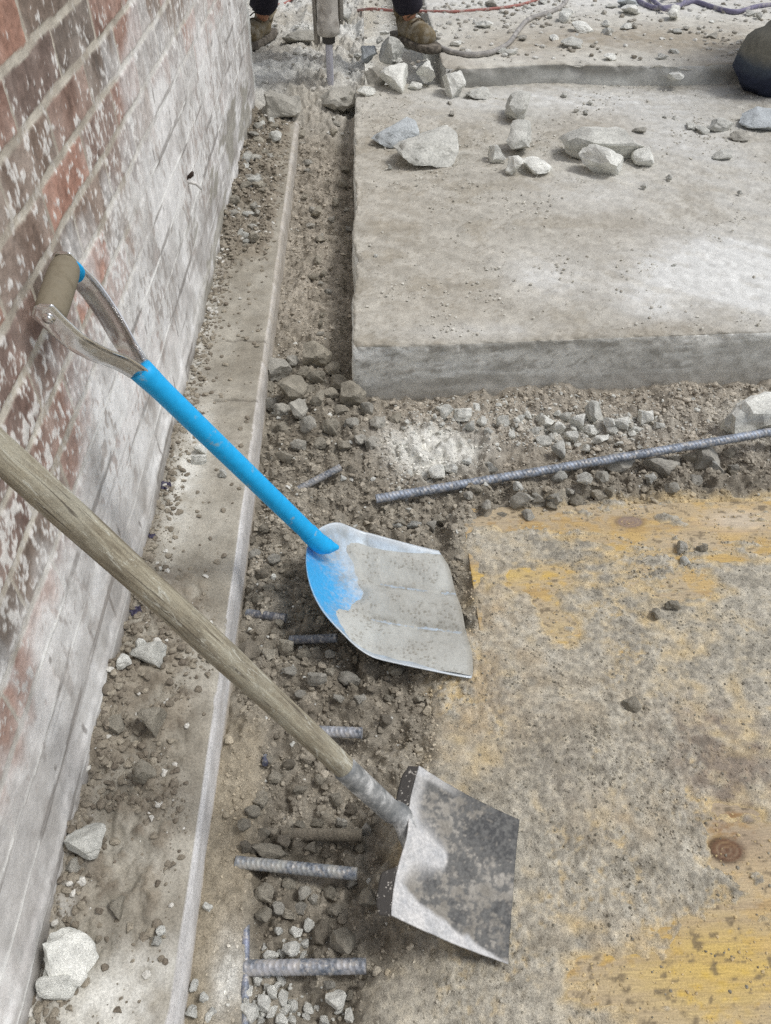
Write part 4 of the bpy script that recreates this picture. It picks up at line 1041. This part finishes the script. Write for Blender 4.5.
def build_spade():
    A = C0 + (fwd + rgt * ((0 - 385.5) / F) - upv * ((453 - 512) / F)) * .885
    K = at(392, 812, .035)                        # where socket meets blade
    d = K - A; d /= np.linalg.norm(d)
    tip = (at(518, 965, -.078) + at(508, 820, -.074)) / 2
    bk = (at(402, 779, .012) + at(394, 912, .012)) / 2
    u = tip - bk; L = np.linalg.norm(u); u /= L
    v = at(507, 818, -.074) - at(513, 960, -.078); HW = np.linalg.norm(v) / 2 * 1.06; v -= u * (v @ u); v /= np.linalg.norm(v)
    n = np.cross(u, v)
    if n[2] < 0: n = -n
    base = empty('square_shovel', tip, 'square steel shovel with weathered wooden handle and cement caked blade in front', 'shovel'); B0 = np.array(base.location)
    def S(s, t):
        w = HW * (1.04 - .05 * s)
        z = .018 * np.abs(t) ** 2.6 * (1 - .8 * s) + .012 * (1 - s) ** 2 - .006 * np.sin(pi * s)
        fr = np.clip(1 - s / .42, 0, 1)
        z = z + .022 * fr * np.exp(-(t / (.14 + .30 * fr)) ** 2 * 1.5)
        return L * s, w * t, z
    ns, nt = 80, 80
    s = np.linspace(0, 1, ns); t = np.linspace(-1, 1, nt); SS, TT = np.meshgrid(s, t, indexing='ij'); SS = SS.ravel(); TT = TT.ravel()
    a, b, c = S(SS, TT)
    n1 = fbm(a * 14, b * 14, 221, 4); n2 = fbm(a * 40, b * 40, 222, 4); n3 = fbm(a * 160, b * 160, 223, 3)
    th = .0022 * np.clip(n2 + n1, 0, 1.2) * ss(.2, .35, SS) + .0006 * n3
    V = O_ = bk + a[:, None] * u + b[:, None] * v + (c + th)[:, None] * n
    steel = mix(srgb(112, 112, 110), srgb(78, 79, 80), np.clip(.5 + n3 + .4 * n2, 0, 1))
    cem = mix(srgb(168, 164, 156), srgb(136, 132, 124), np.clip(.5 + .6 * n2, 0, 1))
    cc = mix(steel, cem, ss(-.5, .5, n1 * .9 + .8 * n2 + .9 * n3 + .5 * fbm(a * 30 + b * 20, b * 90 - a * 40, 226, 4) + .02 - .55 * ss(.25, .8, TT) * ss(.2, .6, SS) + .15 * ss(-.3, -.8, TT) - .3 * ss(.75, 1., SS)))
    fr = np.clip(1 - SS / .44, 0, 1)
    frog = np.exp(-(TT / (.10 + .34 * fr)) ** 2 * 1.3) * (fr > 0) * 1.15
    lt = np.clip(frog * 1.3 * ss(0, .15, fr) + ss(.0, .07, -TT - (.50 + .46 * SS ** .8) + .03 * n2) * 1.0 + ss(.86, .94, TT) * .6 * ss(.5, .2, SS) + ss(.14, .04, SS) * .6, 0, 1)
    cc = mix(cc, mix(srgb(228, 227, 225), srgb(190, 192, 194), np.clip(.4 + .5 * n2 + .3 * n3, 0, 1)), lt * .92)
    m = Mat('caked_blade', .7, .2)
    m.base(m.mixc(m.attr(), m.ramp(m.noise(200, 5, .6), [(.3, .78), (.7, 1.15)]), 1., 'MULTIPLY')); m.bump(m.noise(160, 6, .65), .0012, .7)
    fl = (np.cross(u, v)[2] < 0)
    bo = link('blade', raw_mesh('blade', V - B0, grid_faces(ns, nt, flip=fl), True, cc), m.m, base)
    md = bo.modifiers.new('thick', 'SOLIDIFY'); md.thickness = .0026; md.offset = -1 
    # turned shoulders at the back
    for sg in (-1, 1):
        tt = np.linspace(.36, 1., 20) * sg; hh = np.linspace(0, 1, 8); P = []
        for h_ in hh:
            for q in tt:
                a_, b_, c_ = S(np.array([0.]), np.array([q])); e = ss(.36, .48, abs(q)) * (1 - .25 * ss(.85, 1., abs(q)))
                P.append(bk + u * (a_[0] + .001 - .020 * h_ * e) + v * b_[0] + n * (c_[0] - .002 - .016 * h_ * e))
        mk = Mat('dark_shoulder', .65, .2)
        kk = mk.ramp(mk.noise(130, 2), [(.6, 0.), (.66, 1.)])
        mk.base(mk.mixc((.085, .08, .075), srgb(190, 186, 178), kk)); mk.bump(mk.noise(200, 4), .001, .6)
        o = link('shoulder', raw_mesh('shoulder', np.array(P) - B0, grid_faces(8, 20, flip=(sg > 0)), True), mk.m, base)
        md = o.modifiers.new('thick', 'SOLIDIFY'); md.thickness = .002; md.offset = 0
    # socket
    W0 = K - d * .155
    mb = MB(); pts = spline([W0, W0 + d * .05, K - d * .045, K - d * .006, K + d * .008 + u * .014, bk + u * (L * .11) + n * .006, bk + u * (L * .2) - n * .012], 8)
    rr = np.interp(np.linspace(0, 1, len(pts)), [0, .02, .3, .5, .66, .85, 1], [.0188, .0205, .0200, .0195, .0200, .017, .006])
    mb.tube(pts, rr, 24); shift(mb, B0)
    m = Mat('socket_steel', .6, .25)
    k = m.noise(34, 6, .65)
    m.base(m.ramp(k, [(.34, srgb(112, 116, 118)), (.5, srgb(150, 152, 152)), (.64, srgb(216, 217, 216))])); m.bump(m.noise(120, 5), .0008, .5)
    so = link('socket', mb.mesh('socket'), m.m, base)
    # wooden shaft to the wall
    tw = ((WX + .02) - W0[0]) / (-d[0]); Ls = tw
    mb = MB(); zz = np.linspace(-.02, Ls, 90); rg = random.Random(3)
    P = [(.0025 * sin(z * 4.1) , .002 * sin(z * 3.1 + 1), z) for z in zz]
    rr = [(.0188 + .0018 * ss(0., .25, z) + .0004 * sin(z * 23)) * (1 if z < Ls - .012 else .8) for z in zz]
    def rf(s_, th): return 1 + .02 * np.sin(th * 2 + s_ * 3) + .012 * np.sin(th * 5 + s_ * 7)
    mb.tube(P, rr, 32, True, rf)
    axis_part('wooden_shaft', mb.mesh('wooden_shaft'), MAT_SHAFT, base, W0, -d)
build_spade()

# ------------------------------------------------------------------ nail in the wall, plastic scraps
p = atX(186, 182, WX)
b = empty('wall_nail', p, 'bent screw with white plug sticking out of the wall', 'screw')
mb = MB(); mb.tube([(-.01, 0, 0), (.012, .0, .0), (.03, .0, -.006), (.045, -.006, -.02)], [.006, .006, .005, .004], 10)
link('plug', mb.mesh('plug'), plain('plug_plastic', srgb(206, 204, 200), .6), b)
mb = MB(); mb.tube([(.01, .004, .012), (.02, .006, .02), (.024, .007, .028)], [.006, .007, .004], 10); mb.tube([(-.005, .002, .004), (.012, .004, .014)], [.004, .004], 8)
link('screw_head', mb.mesh('screw_head'), plain('rusty_screw', srgb(70, 58, 52), .6, .4), b)
MAT_SCRAP = plain('dark_film', srgb(62, 58, 78), .5)
for (px, py, w, lab) in [(136, 612, 9, 'crumpled dark purple film scrap under the wooden handle at the wall foot'), (166, 487, 9, 'dark film scrap at the wall foot behind the wooden handle'), (152, 536, 6, 'tiny dark film scrap at the wall foot between two larger ones')]:
    p = drop(px, py, 0.); k = ppm(p); r = w / k * .5
    q = np.linspace(-1, 1, 9); a, c = np.meshgrid(q, q); zz = .7 * np.abs(fbm(a * 1.3 + px, c * 1.3, 5, 3)) + .15
    V = np.stack([a.ravel() * r * (1 + .3 * fbm(c.ravel() * 2, c.ravel(), 3, 2)), c.ravel() * r * 1.3, zz.ravel() * r], 1)
    o = link('film_scrap', raw_mesh('film_scrap', V, grid_faces(9, 9), True), MAT_SCRAP, None, p); tag(o, lab, 'scrap')

# ------------------------------------------------------------------ hoses
def hose(name, pxs, r, mat, label, cat, lv=STEP_T):
    P = []
    for q in pxs:
        p = drop(q[0], q[1], lv); P.append(p + np.array([0, 0, r * .9 + (q[2] if len(q) > 2 else 0)]))
    P = spline(P, 12); mb = MB(); b0 = P[0].copy(); mb.tube(P - b0, r, 12)
    return tag(link(name, mb.mesh(name), mat, None, b0), label, cat)
MAT_HOSE = plain('grey_hose_rubber', srgb(150, 147, 143), .6, 0, .25, 30, .001, srgb(190, 186, 180), (.5, .7), 20)
MAT_PURP = plain('purple_hose_rubber', srgb(122, 118, 142), .55, 0, .2, 30, .001, srgb(186, 182, 180), (.5, .7), 20)
MAT_REDC = plain('red_cord_rubber', srgb(168, 112, 104), .6, 0, .2, 30, .001, srgb(190, 180, 172), (.5, .7), 20)
hose('air_hose', [(438, 48), (447, 53), (466, 57), (490, 55), (508, 46), (518, 33), (528, 22), (548, 15), (562, 8), (572, -6), (590, -20)], .013, MAT_HOSE, 'grey air hose curling from the right boot across the upper step', 'hose')
hose('air_hose', [(620, -12), (640, 4), (656, 10), (676, 8), (694, 4), (712, 9), (735, 14), (760, 8), (800, 6)], .013, MAT_PURP, 'purple grey hose lying at the back right of the upper step', 'hose')
hose('air_hose', [(645, -8), (654, 6, .01), (668, 14, .01), (684, 6, .015), (678, -2, .02), (664, 2, .025), (690, 2, .02), (712, -8)], .012, MAT_PURP, 'coiled loop of purple hose beside the longer purple hose', 'hose')
hose('power_cord', [(358, 9), (372, 12), (392, 12), (440, 13), (470, 12), (520, 6), (560, -8)], .008, MAT_REDC, 'dusty red cord lying behind the right boot', 'cord')
hose('power_cord', [(262, -4), (278, 3), (292, 1), (308, -6)], .008, MAT_REDC, 'short visible bit of red cord behind the left boot', 'cord')

# ------------------------------------------------------------------ people
def skin(name, joints, edges, radii, mat, parent, sub=2, root=0):
    me = bpy.data.meshes.new(name); me.from_pydata([tuple(map(float, j)) for j in joints], edges, [])
    o = bpy.data.objects.new(name, me); COL.objects.link(o)
    m = o.modifiers.new('s', 'SKIN'); m.use_smooth_shade = True
    sv = me.skin_vertices[0].data
    for k, r in enumerate(radii):
        sv[k].radius = (r, r) if np.isscalar(r) else r
        sv[k].use_root = (k == root)
    s = o.modifiers.new('u', 'SUBSURF'); s.levels = sub; s.render_levels = sub
    dg = bpy.context.evaluated_depsgraph_get(); dg.update()
    out = bpy.data.meshes.new_from_object(o.evaluated_get(dg)); out.name = name
    bpy.data.objects.remove(o); bpy.data.meshes.remove(me)
    out.polygons.foreach_set('use_smooth', np.full(len(out.polygons), True, bool))
    return link(name, out, mat, parent)

def wrinkle(o, amp=.006, sc=16, seed=1):
    me = o.data; V = np.empty(len(me.vertices) * 3); me.vertices.foreach_get('co', V); V = V.reshape(-1, 3)
    N = np.empty(len(me.vertices) * 3); me.vertices.foreach_get('normal', N); N = N.reshape(-1, 3)
    V += N * (amp * fbm(V[:, 0] * sc + V[:, 1] * sc * .6, V[:, 2] * sc * 1.7, seed, 3))[:, None]
    me.vertices.foreach_set('co', V.ravel()); me.update()

MAT_SKIN = plain('skin', srgb(176, 128, 102), .55, 0, .06, 40, .0004)
MAT_BOOT = plain('tan_suede', srgb(116, 103, 78), .9, 0, .3, 40, .002, srgb(150, 143, 128), (.42, .62), 25)
MAT_SOLE = plain('boot_rubber', srgb(92, 86, 78), .85, 0, .2, 40, .001, srgb(150, 142, 130), (.45, .65), 30)
MAT_LACE = plain('boot_lace', srgb(86, 74, 58), .8)
MAT_NAVY = plain('dark_work_trousers', srgb(44, 42, 52), .9, 0, .2, 30, .002, srgb(110, 104, 98), (.62, .8), 14)
MAT_JACK = plain('grey_work_jacket', srgb(84, 86, 84), .9, 0, .2, 30, .002)
MAT_HAIR = plain('dark_hair', srgb(38, 30, 26), .7, 0, .3, 120, .002)
MAT_GLOVE = plain('work_glove', srgb(150, 148, 142), .9, 0, .15, 60, .001)
MAT_EYE = plain('eye_dark', srgb(40, 30, 24), .3)

def boot(parent, foot, ang, k=1.):
    """work boot: upper, sole, laces; foot = centre under the ankle, toe along ang"""
    f = np.array([cos(ang), sin(ang), 0]) * k; s = np.array([-f[1], f[0], 0]); z = np.array([0, 0, 1.]) * k; P0 = np.array(parent.location)
    J = [foot + f * -.045 + z * .055, foot + f * -.02 + z * .12, foot + f * -.03 + z * .2, foot + f * .06 + z * .062, foot + f * .13 + z * .05, foot + f * .19 + z * .044]
    o = skin('boot', [q - P0 for q in J], [(0, 1), (1, 2), (0, 3), (3, 4), (4, 5)], [.046 * k, .05 * k, .06 * k, .048 * k, .05 * k, .046 * k], MAT_BOOT, parent)
    me = o.data
    for q in me.vertices: q.co.z = max(q.co.z, foot[2] - P0[2] + .020)
    wrinkle(o, .004, 30, 3)
    th = np.linspace(0, 2 * pi, 40, endpoint=False); mb = MB(); pts = []
    for zz, kk in ((0., .96), (.004, 1.), (.026, 1.), (.030, .9)):
        for a in th:
            x = .165 * cos(a) * (abs(cos(a)) ** -.12 if abs(cos(a)) > .01 else 1); y = .055 * np.sign(sin(a)) * abs(sin(a)) ** .6 * (1 - .16 * ss(.0, -.12, x) - .18 * np.exp(-((x + .02) / .04) ** 2))
            pts.append(foot + f * (x * kk + .065) + s * y * kk + z * zz - P0)
    mb.grid(pts, 4, 40, True, True); link('sole', mb.mesh('sole'), MAT_SOLE, o)
    mb = MB()
    for i in range(4):
        c = foot + f * (.085 - .028 * i) + z * (.108 + .017 * i)
        mb.tube(spline([c - s * .035 - z * .018 - P0, c + f * .012 - P0, c + s * .035 - z * .018 - P0], 6), .0035, 8)
    link('lace', mb.mesh('lace'), MAT_LACE, o)

def hand(V, E, R, wrist, d, side, up, root):
    """palm, four fingers and thumb, half closed; appended to a skin skeleton"""
    d = d / np.linalg.norm(d); palm = wrist + d * .055; V.append(palm); R.append((.024, .018)); E.append((root, len(V) - 1)); pi_ = len(V) - 1
    for k in range(4):
        o_ = (k - 1.5) * .02; b0 = wrist + d * .085 + side * o_; V.append(b0); R.append(.0095); E.append((pi_, len(V) - 1))
        l = (.036, .042, .039, .030)[k]
        q = b0 + d * l * .8 - up * l * .5; V.append(q); R.append(.0088); E.append((len(V) - 2, len(V) - 1))
        q2 = q + d * l * .1 - up * l * .9; V.append(q2); R.append(.0075); E.append((len(V) - 2, len(V) - 1))
    t0 = wrist + d * .035 - side * .034; V.append(t0); R.append(.011); E.append((pi_, len(V) - 1))
    V.append(t0 + d * .03 - side * .012 - up * .015); R.append(.0095); E.append((len(V) - 2, len(V) - 1))

def person(label, base, feet, knees, hip, chest, neck, head, elbows, wrists, hdirs, face, jacket, trousers, kr=1.):
    e = empty('person', base, label, 'person'); B0 = np.array(e.location); A = lambda q: np.asarray(q, float) - B0
    side = np.array([-face[1], face[0], 0.]); z = np.array([0, 0, 1.])
    sh = [chest + side * sg * .18 + z * .06 for sg in (1, -1)]
    # body: one continuous surface, head, neck, trunk, limbs, hands
    V = [A(hip), A(chest), A(neck), A(head - z * .05), A(head + z * .05)]; E = [(0, 1), (1, 2), (2, 3), (3, 4)]; R = [.12, .13, .055, (.07, .08), (.075, .088)]
    for i in (0, 1):
        V += [A(sh[i]), A(elbows[i]), A(wrists[i])]; R += [.055, .04, .028]; k = len(V); E += [(1, k - 3), (k - 3, k - 2), (k - 2, k - 1)]
        hand(V, E, R, A(wrists[i]), np.asarray(hdirs[i], float), side * (1 if i == 0 else -1) * -1, z, k - 1)
        hp = hip + side * (.09 if i == 0 else -.09) - z * .04
        V += [A(hp), A(knees[i]), A(feet[i] + z * .10)]; R += [.085, .055, .04]; k = len(V); E += [(0, k - 3), (k - 3, k - 2), (k - 2, k - 1)]
    body = skin('body', V, E, R, MAT_SKIN, e)
    # face
    fh = A(head) + np.asarray(face) * .085
    mb = MB()
    for sg in (1, -1): mb.tube([fh + side * sg * .032 - np.asarray(face) * .012, fh + side * sg * .032 + np.asarray(face) * .002], [.011, .004], 10)
    link('eyes', mb.mesh('eyes'), MAT_EYE, body)
    mb = MB(); mb.tube([fh + z * .01 - np.asarray(face) * .01, fh - z * .03 + np.asarray(face) * .022, fh - z * .042 - np.asarray(face) * .01], [.008, .013, .01], 10)
    for sg in (1, -1): mb.tube(spline([A(head) + side * sg * .085 + z * .03, A(head) + side * sg * .095, A(head) + side * sg * .085 - z * .035], 4), .012, 8)
    mb.tube(spline([fh - z * .066 + side * .025 - np.asarray(face) * .012, fh - z * .066, fh - z * .066 - side * .025 - np.asarray(face) * .012], 4), .006, 8)
    link('face_features', mb.mesh('face_features'), MAT_SKIN, body)
    skin('hair', [A(head) - np.asarray(face) * .03, A(head) - np.asarray(face) * .02 + z * .06, A(head) + np.asarray(face) * .03 + z * .085], [(0, 1), (1, 2)], [.08, .09, .065], MAT_HAIR, e)
    # trousers
    V = [A(hip + z * .06), A(hip)]; E = [(0, 1)]; R = [.14, .145]
    for i in (0, 1):
        hp = hip + side * (.09 if i == 0 else -.09) - z * .06
        V += [A(hp), A((hp + knees[i]) / 2), A(knees[i]), A((knees[i] + feet[i] + z * .1) / 2), A(feet[i] + z * .125 + np.asarray(face) * -.03)]; R += [.105, .095, .082 * kr, .084, .098]
        k = len(V); E += [(1, k - 5), (k - 5, k - 4), (k - 4, k - 3), (k - 3, k - 2), (k - 2, k - 1)]
    wrinkle(skin('trousers', V, E, R, trousers, e), .010, 14, 5)
    V = [A(hip + z * .02), A((hip + chest) / 2), A(chest), A(neck - z * .03)]; E = [(0, 1), (1, 2), (2, 3)]; R = [.155, .16, .165, .075]
    for i in (0, 1):
        V += [A(sh[i]), A(elbows[i]), A(wrists[i] + (elbows[i] - wrists[i]) * .12)]; R += [.075, .06, .045]; k = len(V); E += [(2, k - 3), (k - 3, k - 2), (k - 2, k - 1)]
    wrinkle(skin('jacket', V, E, R, jacket, e), .008, 14, 6)
    return e

# ------------------------------------------------------------------ breaker and its operator
TIP = drop(331, 97, .08); TIP = at(331, 92, TIP[2] - .005)
def build_breaker():
    base = empty('demolition_breaker', TIP, 'dusty grey demolition breaker with a pale steel chisel, held upright at the back', 'breaker')
    B = lambda: MB()
    MS = plain('chisel_steel', srgb(196, 196, 206), .4, .3, .1, 30, .0005); MG = plain('dusty_breaker_case', srgb(150, 146, 140), .7, .1, .25, 25, .001, srgb(186, 181, 172), (.4, .65), 14)
    ML = plain('pale_breaker_barrel', srgb(196, 192, 185), .55, .2, .2, 20, .001, srgb(140, 134, 126), (.5, .7), 18); MD = plain('breaker_collar', srgb(74, 72, 70), .6, .3, .2, 30, .001)
    mb = B(); mb.tube([(0, 0, -.02), (0, 0, .0), (0, 0, .06), (0, 0, .24), (0, 0, .3)], [.004, .010, .018, .018, .018], 16); link('chisel', mb.mesh('chisel'), MS, base)
    mb = B(); mb.tube([(0, 0, .225), (0, 0, .23), (0, 0, .275), (0, 0, .28)], [.024, .032, .034, .03], 20); link('collar', mb.mesh('collar'), MD, base)
    mb = B(); mb.tube([(0, 0, .262), (0, 0, .268), (0, 0, .30), (0, 0, .34), (0, 0, .42), (0, 0, .44), (0, 0, .55), (0, 0, .6)], [.045, .055, .057, .052, .052, .058, .058, .05], 28); link('barrel', mb.mesh('barrel'), ML, base)
    mb = B(); mb.box((-.075, .03, .20), (-.045, .09, .62), .012); mb.box((.048, .03, .30), (.078, .09, .66), .012); mb.box((-.072, .045, .28), (.074, .11, .72), .015); mb.box((-.07, -.07, .56), (.07, .10, .92), .03); link('case', mb.mesh('case'), MG, base)
    for sg in (-1, 1):
        mb = B(); mb.tube(spline([(sg * .04, .0, .9), (sg * .10, .0, .93), (sg * .2, .0, .93), (sg * .27, .0, .92)], 6), .018, 14); link('handle', mb.mesh('handle'), MD, base)
build_breaker()
FL = np.array([-.585, 5.02, float(ground_h(np.array([-.6]), np.array([5.0]))[0])]); 
FL = at(264, 42, FL[2]); FR = at(410, 44, STEP_T)
def build_operator():
    mid = (FL + FR) / 2
    hip = np.array([mid[0] * .6, mid[1] + .02, .98]); chest = np.array([mid[0] * .5, mid[1] - .2, 1.36]); neck = chest + np.array([0, -.08, .17]); head = neck + np.array([0, -.06, .17])
    kn = [np.array([FR[0] - .06, FR[1] - .02, .60]), np.array([FL[0] + .08, FL[1] - .06, .55])]
    gr = [TIP + np.array([.24, 0, .95]), TIP + np.array([-.24, 0, .95])]
    wr = [g_ + np.array([0, .07, .04]) for g_ in gr]
    el = [np.array([chest[0] + .34, chest[1] + .02, 1.2]), np.array([chest[0] - .34, chest[1] + .02, 1.2])]
    e = person('standing person in dark trousers and tan laced work boots working the breaker', (mid[0], mid[1], .12), [FR, FL], kn, hip, chest, neck, head, el, wr, [(0, -1, -.4), (0, -1, -.4)], np.array([0, -1., 0]), MAT_JACK, MAT_NAVY)
    boot(e, FR + np.array([-.02, .04, 0]), radians(-58), 1.22); boot(e, FL + np.array([.0, .06, 0]), radians(-112), 1.22)
build_operator()

def build_kneeler():
    m = Mat('dusty_knee_trousers', .92)
    sp = m.n('ShaderNodeSeparateXYZ'); m.l(m.tc.outputs['Object'], sp.inputs[0])
    ad = m.n('ShaderNodeMath', operation='MULTIPLY_ADD'); m.l(m.noise(6, 4), ad.inputs[0]); ad.inputs[1].default_value = .14; m.l(sp.outputs['Z'], ad.inputs[2])
    c = m.ramp(ad.outputs[0], [(.16, srgb(46, 52, 70)), (.23, srgb(72, 80, 90)), (.28, srgb(122, 120, 110))])
    m.base(m.mixc(c, m.ramp(m.noise(40, 5), [(.3, .8), (.7, 1.2)]), 1., 'MULTIPLY')); m.bump(m.noise(90, 4), .001, .5)
    K0 = at(733, 97, SLAB_T); z0 = SLAB_T
    kn = [np.array([K0[0] + .14, K0[1] + .06, z0 + .15]), np.array([K0[0] + .46, K0[1] + .46, z0 + .12])]
    hip = np.array([K0[0] + .56, K0[1] + .22, z0 + .36]); chest = hip + np.array([-.14, 0, .40]); neck = chest + np.array([-.05, 0, .17]); head = neck + np.array([-.06, 0, .17])
    ft = [np.array([K0[0] + .5, K0[1] - .02, z0 - .04]), np.array([K0[0] + .62, K0[1] + .42, z0 - .04])]
    wr = [np.array([K0[0] + .36, K0[1] + .0, z0 + .50]), np.array([K0[0] + .36, K0[1] + .44, z0 + .50])]
    el = [np.array([chest[0] + .05, chest[1] - .30, z0 + .55]), np.array([chest[0] + .05, chest[1] + .30, z0 + .55])]
    face = np.array([-1., 0, 0])
    e = person('kneeling person in dusty olive and navy trousers at the right edge of the slab', (K0[0] + .3, K0[1] + .2, z0), ft, kn, hip, chest, neck, head, el, wr, [(-1, 0, -.3), (-1, 0, -.3)], face, MAT_JACK, m.m, 1.6)
    for o in e.children:
        if o.name.startswith('trousers'):
            mb = MB(); B0 = np.array(e.location)
            for i in (0, 1):
                k_, f_ = kn[i], ft[i]; h_ = hip + np.array([0, -.1 if i == 0 else .1, 0])
                P = spline([h_, h_ * .5 + k_ * .5 + np.array([0, 0, .05]), k_ + np.array([.05, 0, .06]), k_ + np.array([-.02, 0, -.01]), k_ + np.array([.09, 0, -.09]), f_ + np.array([-.1, 0, .07])], 6)
                rr = np.interp(np.linspace(0, 1, len(P)), [0, .3, .5, .7, .85, 1], [.15, .125, .125, .115, .085, .075])
                mb.tube(P - B0, rr, 28)
            nm = o.data; o.data = mb.mesh('trousers'); o.data.materials.append(m.m); bpy.data.meshes.remove(nm)
            for q in o.data.vertices: q.co.z = max(q.co.z, .004)
            wrinkle(o, .02, 12, 7)
    for f_ in ft: boot(e, np.array([f_[0] + .1, f_[1], z0]), 0.)
build_kneeler()

# ------------------------------------------------------------------ daylight
w = bpy.data.worlds.new('World'); scene.world = w; w.use_nodes = True
nt = w.node_tree; bg = nt.nodes['Background']
SUN_E, SUN_A = radians(60), radians(92)     # high, from the right
sky = nt.nodes.new('ShaderNodeTexSky'); sky.sky_type = 'NISHITA'; sky.sun_disc = False
sky.sun_elevation = SUN_E; sky.sun_rotation = SUN_A; sky.dust_density = 3.
hs = nt.nodes.new('ShaderNodeHueSaturation'); hs.inputs['Saturation'].default_value = .4
nt.links.new(sky.outputs[0], hs.inputs['Color']); nt.links.new(hs.outputs[0], bg.inputs['Color'])
bg.inputs['Strength'].default_value = .125
sl = bpy.data.lights.new('sun', 'SUN'); sl.energy = 1.5; sl.angle = radians(13); sl.color = (1., .985, .96)
so = bpy.data.objects.new('sun', sl); COL.objects.link(so)
dv = Vector((sin(SUN_A) * cos(SUN_E), cos(SUN_A) * cos(SUN_E), sin(SUN_E)))
so.rotation_mode = 'QUATERNION'; so.rotation_quaternion = Vector((0, 0, 1)).rotation_difference(dv); so.location = (3, 3, 8)

scene.render.engine = 'CYCLES'
scene.view_settings.view_transform = 'Standard'; scene.view_settings.look = 'None'; scene.view_settings.exposure = 0
scene.cycles.use_denoising = False
scene.cycles.max_bounces = 6
